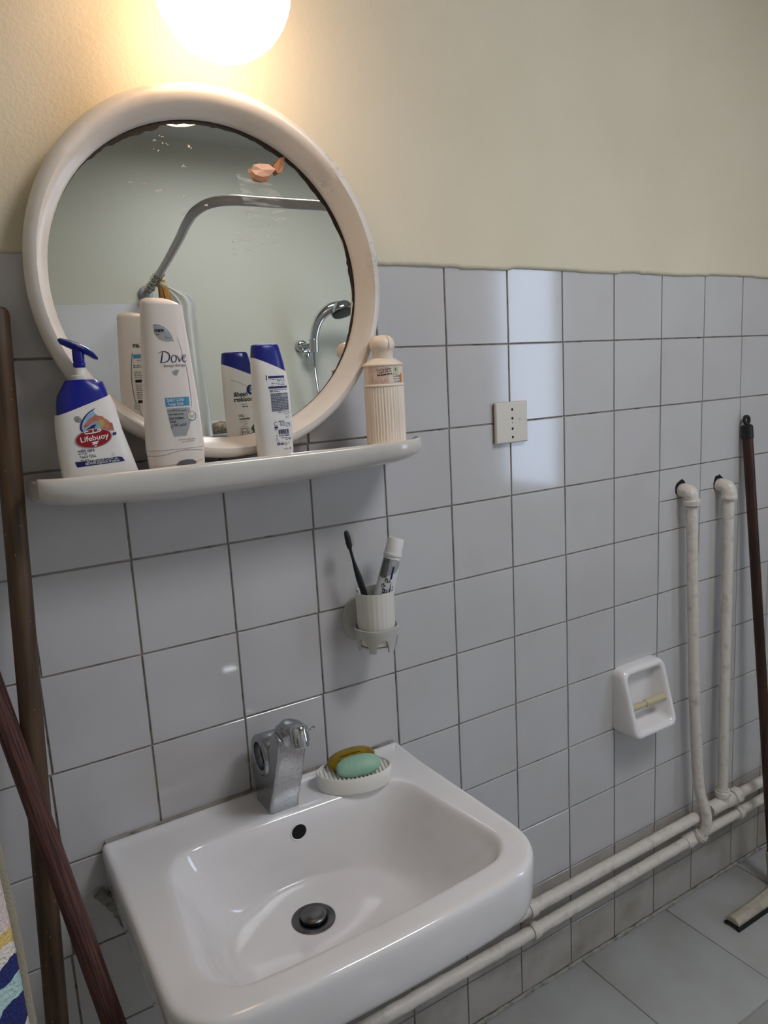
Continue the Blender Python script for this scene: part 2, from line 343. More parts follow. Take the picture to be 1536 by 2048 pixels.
# ------------------------------------------------------------------ setting: floor, walls, ceiling
P_ = .152; Z0 = 1.635; XL, XR, YB, ZC = -1.25, 1.52, -2.40, 2.68
WIN = (-1.88, -1.42, .83, 2.15)                         # window in the right wall: y0, y1, z0, z1
ADDED_SKYLIGHT = (-.05, .60, -1.75, -1.10)                          # ceiling opening for the added skylight: x0, x1, y0, y1
rnd = random.Random(7)
wall_front = mk('wall_front', box(XL, XR, .003, .12, -.02, ZC), M['grout'], smooth=False, kind='structure')
floor = mk('floor', box(XL, XR, YB, .003, -.08, -.003), M['grout'], smooth=False, kind='structure')
g = G(); x0, x1, y0, y1 = ADDED_SKYLIGHT
for b in ((XL, x0, YB, .003), (x1, XR, YB, .003), (x0, x1, YB, y0), (x0, x1, y1, .003)): g.add(box(*b, ZC, ZC+.1))
ceiling = mk('ceiling', g, M['ceiling'], smooth=False, kind='structure')
wall_back = mk('wall_back', box(XL-.12, XR+.12, YB-.12, YB, -.02, ZC), M['plaster_back'], smooth=False, kind='structure')
g = G(); y0, y1, z0, z1 = WIN
for b in ((YB, y0, -.02, ZC), (y1, .12, -.02, ZC), (y0, y1, -.02, z0), (y0, y1, z1, ZC)): g.add(box(XR, XR+.12, *b))
wall_right = mk('wall_right', g, M['plaster_back'], smooth=False, kind='structure')
wall_left = mk('wall_left', box(XL-.12, XL, YB, .12, -.02, ZC), M['plaster_back'], smooth=False, kind='structure')
# front wall tiles: measured, slightly irregular joints
CI = {-6: (.0005, .022), -5: (-.0039, .0032), -4: (.0005, -.0029), -3: (.001, .012), -2: (.0026, -.0013), -1: (-.0021, .0057), 0: (-.0011, .0027), 1: (-.0016, -.0045), 2: (-.0011, -.0031), 3: (.0002, .0025), 4: (.0016, .0026), 5: (.0084, -.016)}
RJ = {1: (-.0005, -.0019), 2: (-.0021, .002), 3: (0, -.001), 4: (.001, .0008), 5: (.0013, .0018), 6: (.0015, .0005), 7: (.001, .001), 8: (.0011, .0015), 9: (0, -.0013), 10: (0, .0012)}
def gx(i, z): a, s = CI.get(i, (0, 0)); return i*P_ + a + s*(z-1)
def gz(j, x):
    if j >= 11: return .006
    s, b = (RJ.get(j, (0, 0))); return Z0 - j*P_ + s + b*x
def tile_mesh(parent, quad, mi, tilt, depth=.004, gap=.0032, dome=.0004, name='tile'):
    (bl, br, tr, tl) = [Vector((q[0], 0, q[1])) for q in quad]; c = (bl+br+tr+tl)/4
    def inset(p, d): return Vector((p.x + (d if p.x < c.x else -d), 0, p.z + (d if p.z < c.z else -d)))
    loops = []
    for d, y in ((gap/2, .0036), (gap/2, dome+.0004), (gap/2+.0009, .0)):
        loops.append([inset(p, d) + Vector((0, y, 0)) + (Vector((0, tilt[0]*(p.x-c.x)+tilt[1]*(p.z-c.z), 0)) if y < .002 else Vector()) for p in (bl, br, tr, tl)])
    v, f = loft(loops, False, True)
    return mk(name, (v, f), M[mi], parent, smooth=False)
gap = .0032
for i in range(-8, 10):
    for j in range(11):
        zc = Z0-(j+.5)*P_; xr = min(gx(i+1, zc), XR)
        quad = [(max(gx(i, zc), XL), gz(j+1, i*P_)), (xr, gz(j+1, i*P_+P_)), (xr, gz(j, i*P_+P_)), (max(gx(i, zc), XL), gz(j, i*P_))]
        if quad[1][0]-quad[0][0] < .03: continue
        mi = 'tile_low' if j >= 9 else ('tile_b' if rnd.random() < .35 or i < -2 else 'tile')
        tl = (rnd.gauss(0, .0022), rnd.gauss(0, .0022))
        if j == 3 and i in (3, 4):                         # two tiles cut through where the pipes come out of the wall
            zc_ = 1.103 if i == 3 else 1.111
            tile_mesh(wall_front, [quad[0], quad[1], (quad[2][0], zc_), (quad[3][0], zc_)], mi, tl, gap=.002)
            tile_mesh(wall_front, [(quad[0][0], zc_), (quad[1][0], zc_), quad[2], quad[3]], mi, tl, gap=.002)
        else: tile_mesh(wall_front, quad, mi, tl)
# plaster above, with a lumpy painted lower edge over the top row of tiles
loops = []; n = int((XR-XL)/.008)
for k in range(n+1):
    x = lerp(XL, XR, k/n); e = 1.6240 + .0018*noise.noise((x*9, 0, 3)) + .0012*noise.noise((x*60, 0, 0)) + .0012*noise.noise((x*23, 5, 0))
    if -.12 < x < 1.0: e -= .0025 if noise.noise((x*5, 2, 8)) > -.05 else 0
    th = .0034 + .0012*noise.noise((x*40, 9, 0))
    loops.append([(x, .0035, e-.0004), (x, .0002-th*.3, e-.0002), (x, -th-.0010, e+.0016), (x, -th-.0020, e+.0075), (x, -.0036, e+.0115), (x, -.003, 1.9), (x, -.003, ZC), (x, .0035, ZC)])
mk('plaster', loft(loops), M['plaster'], wall_front, smooth=True, angle=60)
for hx, hz in ((.5350, 1.1265), (.6810, 1.1215)):              # ragged holes the pipes come through
    pts = [(hx + (.0185+.004*rnd.random())*math.cos(a), -.0012, hz + (.0190+.004*rnd.random())*math.sin(a)) for a in [2*math.pi*k/18 for k in range(18)]]
    mk('pipe_hole', ([(p[0], -.0012, p[2]) for p in pts] + [(p[0], .002, p[2]) for p in pts], [tuple(range(18))] + [(k, (k+1) % 18, 18+(k+1) % 18, 18+k) for k in range(18)]), M['hole'], wall_front, smooth=False)
# crumbly mortar bead where the wall meets the floor
pts = []; rad = []
for k in range(150):
    x = lerp(-.9, XR, k/149); pts.append((x, -.002+.003*noise.noise((x*14, 1, 0)), .002+.0025*noise.noise((x*17, 4, 0)))); rad.append(.0048+.003*noise.noise((x*25, 7, 3))+.002*noise.noise((x*90, 7, 3)))
mk('trim_1', tube(pts, rad, 8), M['mortar'], kind='structure')
# floor tiles
for i in range(-5, 6):
    for j in range(8):
        x0 = .1875 + .308*(i-1); x1 = x0+.308; ya = -.325-.308*(j-1) if j else 0.0; yb = -.325-.308*j
        x0, x1, yb = max(x0, XL), min(x1, XR), max(yb, YB)
        if x1-x0 < .04 or ya-yb < .04: continue
        gp = .0016; t = (rnd.gauss(0, .0006), rnd.gauss(0, .0006)); cx, cy = (x0+x1)/2, (ya+yb)/2; lp = []
        for d, z in ((gp, -.0035), (gp, -.0008), (gp+.001, 0)):
            lp.append([(x, y, z + (t[0]*(x-cx)+t[1]*(y-cy) if z > -.001 else 0)) for x, y in ((x0+d, yb+d), (x1-d, yb+d), (x1-d, ya-d), (x0+d, ya-d))])
        mk('floor_tile', loft(lp, False, True), M['floor_tile'], floor, smooth=True, angle=75)
# back wall: tiled dado seen in the mirror, and the lower white panel in the shower alcove
mk('tiled_dado', box(XL, -.15, YB, YB+.012, 0, 1.962), M['tile_b'], wall_back, smooth=False, bevel=.002)
mk('shower_dado', box(-.14, XR, YB, YB+.012, 0, 1.425), M['tile'], wall_back, smooth=False, bevel=.002)
# window in the right wall
win = mk('window_1', box(XR+.07, XR+.075, WIN[0], WIN[1], WIN[2], WIN[3]), M['pane'], smooth=False, kind='structure')
g = G(); y0, y1, z0, z1 = WIN
for b in ((y0, y0+.03, z0, z1), (y1-.03, y1, z0, z1), (y0+.03, y1-.03, z0, z0+.03), (y0+.03, y1-.03, z1-.03, z1)): g.add(box(XR+.03, XR+.069, *b))
mk('window_frame', g, M['window_frame'], win, smooth=False)
added_win = mk('added_skylight', box(ADDED_SKYLIGHT[0], ADDED_SKYLIGHT[1], ADDED_SKYLIGHT[2], ADDED_SKYLIGHT[3], ZC+.07, ZC+.075), M['pane_added'], smooth=False, kind='structure')  # glowing pane added out of view to light the room from above
g = G(); x0, x1, y0, y1 = ADDED_SKYLIGHT
for b in ((x0, x0+.03, y0, y1), (x1-.03, x1, y0, y1), (x0+.03, x1-.03, y0, y0+.03), (x0+.03, x1-.03, y1-.03, y1)): g.add(box(*b, ZC+.03, ZC+.069))
mk('window_frame', g, M['window_frame'], added_win, smooth=False)  # frame of the added skylight
# ------------------------------------------------------------------ wall lamp
lamp = empty('wall_lamp', (-.592, 0, 2.09), 'lit round opal glass globe lamp on the cream wall above the mirror', 'lamp')
gr = .0885; gc = (-.592, -.135, 1.946)
mk('globe', lathe([(gr*math.sin(a), -gr*math.cos(a)) for a in [math.pi*(k+.02)/23.5 for k in range(22)]], 40, gc), M['globe'], lamp)
mk('gallery', lathe([(.036, 0), (.045, .002), (.046, .03), (.04, .05), (.02, .056)], 28, (gc[0], gc[1], gc[2]+gr-.012)), M['fixture'], lamp)
mk('arm', tube(spline([(-.592, -.135, 2.07), (-.592, -.11, 2.10), (-.592, -.05, 2.105), (-.592, -.004, 2.10)]), .011, 12), M['fixture'], lamp)
mk('wall_plate', lathe([(.05, -.0035+.003), (.05, .012), (.04, .02), (.0, .021)], 28, (-.592, -.003, 2.10), 'y'), M['fixture'], lamp)
# ------------------------------------------------------------------ mirror (leans back two degrees)
mirror = empty('mirror', (-.597, -.026, 1.5855), 'round wall mirror in a thick off-white plastic frame above the shelf', 'mirror')
mirror.rotation_euler = (R(-2), 0, R(-1.5)); mirror.scale = (1, 1, .98)
RO, RI = .2675, .2365
prof = [(RI, .010), (RI-.001, -.004), (RI+.002, -.011), (RI+.006, -.019), (RI+.010, -.033), (RI+.016, -.041), (RI+.022, -.0405), (RO-.003, -.034), (RO, -.026), (RO-.0015, -.010), (RO-.005, .006), (RO-.012, .014), (RI, .014)]
loops = []
for k in range(96):
    a = 2*math.pi*k/96; top = .0105*max(0, math.sin(a))**1.5; loops.append([((r+top*min(1, max(0, (r-RI-.004)/.02)))*math.cos(a), y, (r+top*min(1, max(0, (r-RI-.004)/.02)))*math.sin(a)) for r, y in prof])
v, f = loft(loops + [loops[0]], False, False); mk('frame', (v, f), M['frame'], mirror, world=False, angle=50)
mk('glass', ([((RI+.002)*math.cos(2*math.pi*k/96), 0, (RI+.002)*math.sin(2*math.pi*k/96)) for k in range(96)] + [((RI+.002)*math.cos(2*math.pi*k/96), .004, (RI+.002)*math.sin(2*math.pi*k/96)) for k in range(96)],
   [tuple(range(96)), tuple(range(191, 95, -1))] + [(k, (k+1) % 96, 96+(k+1) % 96, 96+k) for k in range(96)]), M['mirror'], mirror, smooth=False, world=False)
v = []; f = []; N = 240                                     # ragged corroded edge of the silvering
for k in range(N):
    a = 2*math.pi*k/N; d = math.degrees(a)
    w = .0014 + .0062*max(0, math.sin(R(d*.8+58)))**.7*(1 if d < 135 else .3) if d < 150 or d > 310 else .0014
    if d > 310: w = .0014 + .0048*(d-310)/50
    if 105 < d < 125: w += .004
    w *= 1 + .5*noise.noise((k*.13, 0, 0)) + .3*noise.noise((k*.9, 4, 0)); w = max(w, .0004)
    v += [((RI+.001)*math.cos(a), -.0006, (RI+.001)*math.sin(a)), ((RI-w)*math.cos(a), -.0006, (RI-w)*math.sin(a))]
mk('corroded_edge', (v, [(2*k, 2*k+1, (2*k+3) % (2*N), (2*k+2) % (2*N)) for k in range(N)]), M['dark_glass_edge'], mirror, smooth=False, world=False)
# peeling paper and old clear tape at the upper right, paint flecks on the glass
def patch(pts, curl, y=-.0012): return [(x, y - c, z) for (x, z), c in zip(pts, curl)]
v = patch([(.070, .170), (.072, .177), (.084, .181), (.100, .182), (.110, .174), (.101, .165), (.088, .162), (.076, .163)], [.006, .009, .004, .003, .006, .002, .003, .006])
c0 = tuple(sum(p[i] for p in v)/8 for i in range(3))
mk('peeling_paper', (v+[c0], [(k, (k+1) % 8, 8) for k in range(8)]), M['sticker'], mirror, smooth=False, world=False, label='torn salmon paper scrap peeling off the glass')
v = patch([(.074, .1635), (.088, .162), (.101, .165), (.098, .158), (.086, .155), (.075, .157)], [.0065, .0035, .0025, .001, .001, .003])
v2 = patch([(.107, .180), (.118, .191), (.128, .196), (.127, .186), (.120, .172), (.112, .168)], [.004, .008, .003, .002, .006, .007])
mk('paper_backing', (v+v2, [(0, 1, 2, 3, 4, 5), (6, 7, 8, 9, 10, 11)]), M['sticker_back'], mirror, smooth=False, world=False, label='brown underside of the torn paper')
def sheet(fn, nu, nv): return [fn(i/nu, j/nv) for j in range(nv+1) for i in range(nu+1)], [(j*(nu+1)+i, j*(nu+1)+i+1, (j+1)*(nu+1)+i+1, (j+1)*(nu+1)+i) for j in range(nv) for i in range(nu)]
def tp1(u, w): x = lerp(.024, .105, u)+.012*w; z = lerp(.040, .094, u)*1+lerp(.0, .038, w)-.03*u; return (x, -.0012-.0018*abs(noise.noise((u*14, w*9, 0)))-.0004, z)
def tp2(u, w): x = lerp(.058, .125, u)-.01*w; z = lerp(.105, .165, w)-.012*u; return (x, -.0011-.0006*abs(noise.noise((u*9, w*9, 5))), z)
mk('clear_tape', sheet(tp1, 18, 10), M['tape'], mirror, world=False, label='wrinkled clear tape stuck on the glass')
mk('clear_tape', sheet(tp2, 8, 8), M['tape'], mirror, world=False)
def on_frame(a, t, lift=.0007):
    top = .0105*max(0, math.sin(a))**1.5                              # t 0..1 across the frame
    k = 2 + t*6; i = min(int(k), 7); r0, y0_ = prof[i]; r1, y1_ = prof[i+1]; r = lerp(r0, r1, k-i); y = lerp(y0_, y1_, k-i); r += top*min(1, max(0, (r-RI-.004)/.02))
    return (r*math.cos(a), y-lift, r*math.sin(a))
mk('frame_tape', sheet(lambda u, w: on_frame(R(lerp(36, 47, u)), w, .0009+.0008*abs(noise.noise((u*6, w*7, 2)))), 8, 8), M['tape'], mirror, world=False, label='strip of clear tape over the frame')
mk('frame_tape', sheet(lambda u, w: on_frame(R(lerp(2, 14, u)), .3+.7*w, .0009+.0008*abs(noise.noise((u*6, w*7, 8)))), 8, 8), M['tape'], mirror, world=False)
g = G()
fl = [(-.113, .139), (-.095, .139), (-.073, .131), (-.067, .131), (-.04, .126), (-.003, .116), (-.068, .201), (-.061, .208), (-.055, .197), (-.018, .197), (-.07, .188), (-.2, .15), (-.04, .1), (-.016, .026), (.03, .112), (.06, .1), (-.1, .06), (.09, .09), (.108, .10), (-.03, .17)]
for x, z in fl:
    for q in range(3):
        cx, cz, a, b, t = x+rnd.uniform(-.004, .004), z+rnd.uniform(-.002, .002), rnd.uniform(.0006, .0022), rnd.uniform(.0004, .0009), rnd.uniform(-.5, .9)
        g.add(([(cx+a*math.cos(s)*math.cos(t)-b*math.sin(s)*math.sin(t), -.0007, cz+a*math.cos(s)*math.sin(t)+b*math.sin(s)*math.cos(t)) for s in [k*math.pi/3.5 for k in range(7)]], [tuple(range(7))]))
mk('paint_fleck', g, M['plate_white'], mirror, smooth=False, world=False, kind='stuff', label='scattered pale paint flecks on the glass')
# ------------------------------------------------------------------ shelf
shelf = empty('shelf', (-.595, 0, 1.26), 'long white ceramic shelf under the round mirror holding the bottles', 'shelf')
loops = []; xs = [-.893, -.8925, -.889, -.88, -.865, -.84] + [lerp(-.80, -.39, k/10) for k in range(11)] + [-.36, -.33, -.305, -.293, -.2885, -.288]
for x in xs:
    el = min(1, max(0, (x+.893)/.05)); er = min(1, max(0, (-.288-x)/.07)); kl = math.sqrt(1-(1-el)**2); kr = math.sqrt(1-(1-er)**2)
    ky = (.86+.14*kl)*(.62+.38*kr); kz = (.55+.45*kl)*(.45+.55*kr); d = .146*ky
    tp = min(1, max(0, (-.29-x)/.25)); lip = lerp(.024, .036, tp)-.010*max(0, (-.72-x)/.17); und = lerp(.034, .056, tp)-.014*max(0, (-.72-x)/.17)
    zt = 1.331 + .002*(1-kz); zs = 1.3225
    def zz(a): return zs - (a)*(.4+.6*kz)
    loops.append([(x, 0, zs), (x, -d+.024, zs), (x, -d+.017, zs+.001), (x, -d+.011, zt-.002), (x, -d+.006, zt), (x, -d+.0015, zt-.004), (x, -d, zt-.014), (x, -d+.004, zz(lip-.008)), (x, -d+.016, zz(lip)), (x, -d+.05, zz(lerp(lip, und, .45))), (x, -.03, zz(lerp(lip, und, .9))), (x, 0, zz(und))])
mk('shelf_body', loft(loops), M['ceramic_shelf'], shelf, sub=1, angle=70)
SH = 1.3235                                                   # shelf surface
# ------------------------------------------------------------------ bottles
def section(z, cx, w, d, n=2.6, tilt=0, N=40):
    l = []
    for i in range(N):
        a = 2*math.pi*i/N; c, s = math.cos(a), math.sin(a); x = cx + w*math.copysign(abs(c)**(2/n), c); y = d*math.copysign(abs(s)**(2/n), s); l.append((x, y, z + tilt*(x-cx)))
    return l
def prism(secs, N=40): return loft([section(*s, N=N) if len(s) < 7 else section(*s) for s in secs])
def surf_of(secs, side):
    """side -1: face towards -y, u runs along +x; side +1: face towards +y, u runs along -x"""
    def fn(u, z, lift):
        k = 0
        while k < len(secs)-2 and secs[k+1][0] < z: k += 1
        a, b = secs[k], secs[k+1]; t = 0 if b[0] == a[0] else min(1.2, max(-.2, (z-a[0])/(b[0]-a[0])))
        cx, w, d, n = [lerp(a[i], b[i], t) for i in (1, 2, 3, 4)]; q = min(.995, abs(u)/w); y = d*(1-q**n)**(1/n)
        sl = -side  # outward
        return (cx + (u if side < 0 else -u), side*(y+lift), z)
    return fn
# --- liquid soap pump bottle
pb = empty('soap_pump_bottle', (-.811, -.09, SH), 'white hand soap pump bottle with blue shoulder and blue pump at left end of shelf', 'soap bottle')
secs = [(0, .002, .0465, .021, 3.6), (.003, .002, .0485, .0235, 3.6), (.03, -.002, .0455, .0245, 3.4), (.06, -.006, .0415, .0245, 3.2), (.082, -.009, .0385, .023, 3.0, .34), (.0955, -.0105, .0355, .0215, 3.0, .34)]
mk('bottle_body', prism(secs), M['white_plastic'], pb, world=False, angle=50)
sh = [(.0935, -.0105, .0335, .0205, 3.0, .34), (.106, -.011, .032, .0195, 2.8, .30), (.1165, -.0115, .0295, .018, 2.6, .30), (.1225, -.010, .0235, .0165, 2.4, .1), (.127, -.009, .0205, .0155, 2.2, .02), (.1285, -.009, .0185, .0145, 2.1)]
mk('blue_shoulder', prism(sh), M['blue'], pb, world=False, angle=50)
mk('collar', lathe([(.0115, .128), (.0118, .1335), (.010, .1345), (.0062, .135), (.006, .147), (.004, .147)], 24, (-.009, 0, 0)), M['white_plastic'], pb, world=False)
mk('pump_stem', lathe([(.0068, .144), (.0078, .146), (.0078, .150), (.0068, .151), (.0074, .153), (.0072, .168), (.004, .17)], 24, (-.008, 0, 0)), M['blue'], pb, world=False)
ls = []
for x, zt_, zb, wy in ((-.0305, .1820, .1785, .004), (-.0285, .183, .175, .0075), (-.018, .1805, .1690, .0105), (-.006, .1760, .1635, .012), (.004, .1700, .1585, .0115), (.011, .1635, .1540, .009), (.0155, .1575, .1530, .005)):
    ls.append([(x, wy*math.cos(a), lerp(zb, zt_, .5)+(zt_-zb)/2*math.sin(a)) for a in [2*math.pi*k/16 for k in range(16)]])
mk('pump_head', loft(ls), M['blue_clear'], pb, world=False)
p = Print(surf_of([s[:5] for s in secs], -1)); sl = -.02
# picture of washing hands in a rounded panel
p.T = affine3([(-.0022, .058), (.0235, .0805), (.0355, .0455)], [(-.0106, .0716), (.0246, .0932), (.0277, .0591)])
p.poly([(-.0005, .0485), (-.0022, .058), (.001, .067), (.009, .0755), (.0195, .0800), (.0235, .0805), (.0285, .062), (.0355, .0455), (.02, .0475), (.008, .049)], 'ink_photo', 0)
p.line([(.001, .0445), (-.003, .052), (-.0022, .061), (.004, .0715), (.0135, .0785), (.024, .0815)], [.0016, .0024, .0022, .0016, .001, .0006], 'ink_navy', 1)
p.poly([(-.0005, .055), (.004, .062), (.011, .0685), (.015, .0675), (.0155, .064), (.0085, .0575), (.001, .0515)], 'ink_skin', 1)
p.poly([(.0115, .0665), (.017, .0675), (.0255, .0655), (.0315, .0605), (.0352, .047), (.028, .0475), (.021, .0505), (.0165, .0565)], 'ink_skin', 1)
p.ell(.0195, .0575, .004, .0055, 'ink_foam', 2, .3); p.poly([(.002, .0495), (.009, .0555), (.0135, .0565), (.012, .0515), (.006, .048)], 'ink_navy', 1)
p.rect(.0333, .0378, .0398, .0438, 'ink_navy', 1, .1)
p.T = lambda u, z: (u-.0108, z+.0130)
p.ell(.0098, .0390, .0245, .0125, 'ink_silver', 2, .16); p.ell(.0100, .0390, .0228, .0113, 'ink_red', 3, .16)
p.text('Lifebuoy', .0105, .0366, .0094, 'ink_white', 'CENTER', .00013, .12, .10, layer=4, width=.037)
p.line([(.0035, .0452), (.0012, .0455), (.0005, .0475), (.003, .0488), (.0052, .0478)], .0011, 'ink_white', 4); p.line([(.0012, .0455), (.0085, .0458), (.0155, .0468), (.0195, .0478), (.0212, .0495), (.0185, .0502), (.0165, .0488)], .0013, 'ink_white', 4); p.line([(.0108, .0458), (.0115, .0512)], .0013, 'ink_white', 4, False)
p.poly([(.0055, .0338), (.0152, .0354), (.0148, .0342), (.0115, .0325), (.008, .0322)], 'ink_white', 4); p.line([(.0062, .0308), (.009, .0318), (.0128, .0318)], .0015, 'ink_white', 4); p.line([(.008, .0288), (.0112, .0292)], .0013, 'ink_white', 4, False)
p.T = lambda u, z: (u-.0065, z+.0125)
p.ring(-.0075, .0655, .0038, .0038, .0006, 'ink_dgrey', 1); p.ell(-.0075, .0655, .003, .003, 'ink_grey', 1); p.text('A', -.0088, .064, .004, 'ink_dgrey', layer=3)
p.T = lambda u, z: (u-.0192, z+.0131)
p.text('mild care', -.0055, .0215, .0066, 'ink_navy', bold=.00008, slope=.02, width=.0205); p.lines(-.0055, .016, .0198, 1, .002, .0009, 'ink_navy', random.Random(1), .02, word=.003)
p.text(arab('عناية ناعمة'), -.005, .0142, .0068, 'ink_black', bold=.00006, slope=.02, width=.0205); p.lines(-.005, .016, .0115, 1, .002, .0009, 'ink_black', random.Random(2), .02, word=.002)
p.T = lambda u, z: (u-.0135, z+.0131)
p.lines(.029, .0435, .0165, 1, .0025, .0005, 'ink_grey', random.Random(3), .02, word=.006); p.lines(.029, .043, .0143, 1, .0025, .0005, 'ink_grey', random.Random(4), .02, word=.006)
p.T = lambda u, z: (-.031+(u+.0088)*1.21, z+.0133)
p.poly([(-.0085, .0025), (-.0092, .0088), (-.009, .0095), (.036, .0118), (.0405, .0105), (.0425, .0052), (.042, .0048), (.015, .0036)], 'ink_navy', 1)
p.text(arab('يقتل ٩٩٫٩٪ من الجراثيم خلال ١٠ ثوان'), .0015, .0078, .0044, 'ink_white', slope=.03, layer=3, width=.034, bold=.00004)
p.text('kills 99.9% of germs in 10 seconds', .0005, .0046, .0040, 'ink_white', slope=.03, layer=3, width=.036, bold=.00004)
p.build(pb)
# --- conditioner bottle
cb = empty('conditioner_bottle', (-.707, -.1015, SH), 'tallest white conditioner bottle with light blue label box in front of the mirror', 'bottle')
secs = [(0, 0, .0365, .021, 2.5), (.004, 0, .039, .0225, 2.5), (.028, 0, .0405, .0238, 2.5), (.03, 0, .0404, .0238, 2.5), (.09, 0, .0378, .023, 2.5), (.16, 0, .0328, .0205, 2.5), (.2225, 0, .0278, .0178, 2.5), (.2245, 0, .0282, .018, 2.5)]
mk('bottle_body', prism(secs[2:7]), M['dove_plastic'], cb, world=False, angle=50)
mk('cap_base', prism([(0, 0, .0365, .021, 2.5), (.0035, 0, .0388, .0225, 2.5), (.0275, 0, .0403, .0236, 2.5)]), M['dove_plastic'], cb, world=False, angle=50)
top = [(.2225, 0, .0278, .0178, 2.5), (.2235, -.0004, .0278, .0176, 2.4, -.06), (.2275, -.002, .0242, .0148, 2.2, -.1), (.2305, -.0035, .0175, .0105, 2.1, -.1), (.232, -.0045, .009, .0055, 2.0, -.06), (.2324, -.005, .002, .001, 2.0)]
mk('bottle_end', prism(top), M['dove_plastic'], cb, world=False, angle=50)
p = Print(surf_of([s[:5] for s in secs], -1)); r3 = random.Random(5)
DT = zmap([(.0082, .0045), (.0118, .0062), (.0205, .0125), (.0285, .0205), (.0365, .0258), (.0545, .0398), (.0668, .0452), (.1098, .0840), (.1125, .0863), (.125, .0983), (.1462, .1327), (.153, .1395), (.1592, .1452), (.1734, .16), (.1838, .1729), (.1938, .186), (.2018, .1951)], -.0046); p.T = DT
p.poly([(-.0135, .2005), (-.0108, .2018), (-.002, .1988), (.0052, .1925), (.0098, .1845), (.001, .1838), (-.0075, .1862), (-.0125, .192)], 'ink_silver', 0)
p.line([(-.0135, .2012), (-.010, .2022), (-.001, .1995), (.0065, .193), (.0112, .184)], .0008, 'ink_sky', 1)
p.text('new', -.0125, .1938, .0068, 'ink_black', bold=.00022, layer=2, width=.0125); p.lines(-.0112, -.0015, .1912, 1, .002, .0009, 'ink_dgrey', r3, word=.004); p.text('Dove', -.0005, .1868, .0036, 'ink_dgrey', shear=.15, layer=2)
# flowing brand lettering drawn as ribbons
nv = 'ink_navy'; bx, bz, s_ = -.0118, .1592, 1.0
def st(pts, w, ink=nv): p.line([(bx+a*s_, bz+b*s_) for a, b in pts], w, ink, 3)
st([(.0002, .0118), (.004, .0138), (.009, .0142), (.0135, .0122), (.0152, .0078), (.0128, .0028), (.0078, .0006), (.0022, .0003)], [.0004, .0006, .0009, .0013, .0016, .0014, .001, .0005])
st([(.0062, .0132), (.0048, .0068), (.0028, .0004)], [.0011, .0015, .0017])
st([(.0228, .0085), (.0200, .0092), (.0172, .0058), (.0176, .0015), (.0205, .0003), (.0238, .0034), (.0238, .0076), (.0214, .0092)], [.0006, .0009, .0014, .0013, .0008, .0012, .0013, .0007])
st([(.0252, .0088), (.0272, .0048), (.0282, .0004)], [.0008, .0014, .0014]); st([(.0282, .0004), (.0312, .005), (.0326, .009)], [.0008, .0007, .0006])
st([(.0335, .0048), (.0375, .0064), (.0378, .0086), (.0356, .009), (.0332, .0058), (.0336, .0014), (.0364, .0003), (.0388, .0022)], [.0006, .0007, .0009, .0009, .0013, .0013, .0008, .0006])
p.text('damage therapy', -.0065, .1530, .0058, 'ink_dgrey', width=.0305)
p.poly([(.0035, .1462), (.007, .1478), (.0105, .1492), (.0128, .1478), (.0142, .1492), (.0132, .1455), (.0105, .1432), (.0062, .1438)], 'ink_grey', 1)
p.line([(.0172, .188), (.0215, .172), (.0252, .155), (.027, .138), (.0276, .122), (.0272, .11)], [.0004, .0007, .0008, .0008, .0007, .0005], 'ink_grey', 1)
p.rect(-.0092, .0242, .1125, .1250, 'ink_sky', 1, 0); p.text('DAILY CARE', -.0075, .1196, .0056, 'ink_white', layer=3, width=.0235); p.text(arab('عناية يومية'), -.0065, .1145, .0060, 'ink_white', layer=3, width=.0215, bold=.00005)
p.poly([(-.0085, .1098), (.0238, .1098), (.0245, .098), (.0232, .088), (.0195, .0775), (.0145, .0668), (-.0025, .0668), (-.0052, .078), (-.0072, .095)], 'ink_silver', 0)
p.text('conditioner', -.0072, .1048, .0052, 'ink_dgrey', width=.0172); p.text(arab('بلسم') + ' -', .0108, .1048, .0052, 'ink_black', width=.0105)
p.text('WITH FIBER ACTIVES', -.0066, .0990, .0034, 'ink_black', width=.0205, bold=.00004); p.text('FOR NORMAL', -.0064, .0925, .0048, 'ink_black', bold=.00006, width=.0205); p.text('HAIR', -.0060, .0875, .0048, 'ink_black', bold=.00006, width=.0085)
p.text(arab('للشعر العادي'), -.0055, .0825, .0062, 'ink_black', bold=.00005, width=.0215)
p.ell(.0258, .0965, .0062, .0072, 'ink_white', 1); p.ring(.0258, .0965, .0060, .0070, .0008, 'ink_sky', 2); p.ell(.0258, .0975, .0044, .0052, 'ink_tan', 2); p.ell(.0262, .0995, .0022, .002, 'ink_white', 3)
for k in range(7): t = R(-125+k*24); p.ell(.0258+.0061*math.cos(t), .0965+.0071*math.sin(t), .0011, .0013, 'ink_sky', 3, n=8)
p.text('ADVANCED CARE & REPAIR', .0028, .0545, .0034, 'ink_black', width=.0255, bold=.00004); p.text(arab('عناية وإصلاح متقدم'), .007, .0505, .0040, 'ink_dgrey', width=.0185)
p.line([(-.0395, .0285), (-.02, .0290), (-.006, .0335), (.008, .0365), (.022, .035), (.038, .0322)], .0007, 'ink_dgrey', 1)
p.line([(-.034, .0112), (-.018, .0118), (-.003, .013)], .0006, 'ink_dgrey', 1); p.line([(.026, .0148), (.0368, .0168)], .0006, 'ink_dgrey', 1)
p.build(cb)
mk('thumb_tab', ([surf_of([s[:5] for s in secs], -1)(*DT(u, z), .0009) for u, z in [(-.004, .011), (.002, .0185), (.0115, .0205), (.021, .019), (.0262, .0138), (.0245, .0095), (.011, .0082)]], [tuple(range(7))]), M['ink_dgrey'], cb, smooth=False, world=False, label='grey thumb tab of the flip cap')
p = Print(surf_of([s[:5] for s in secs], 1)); p.T = lambda u, z: (u, z-.012)
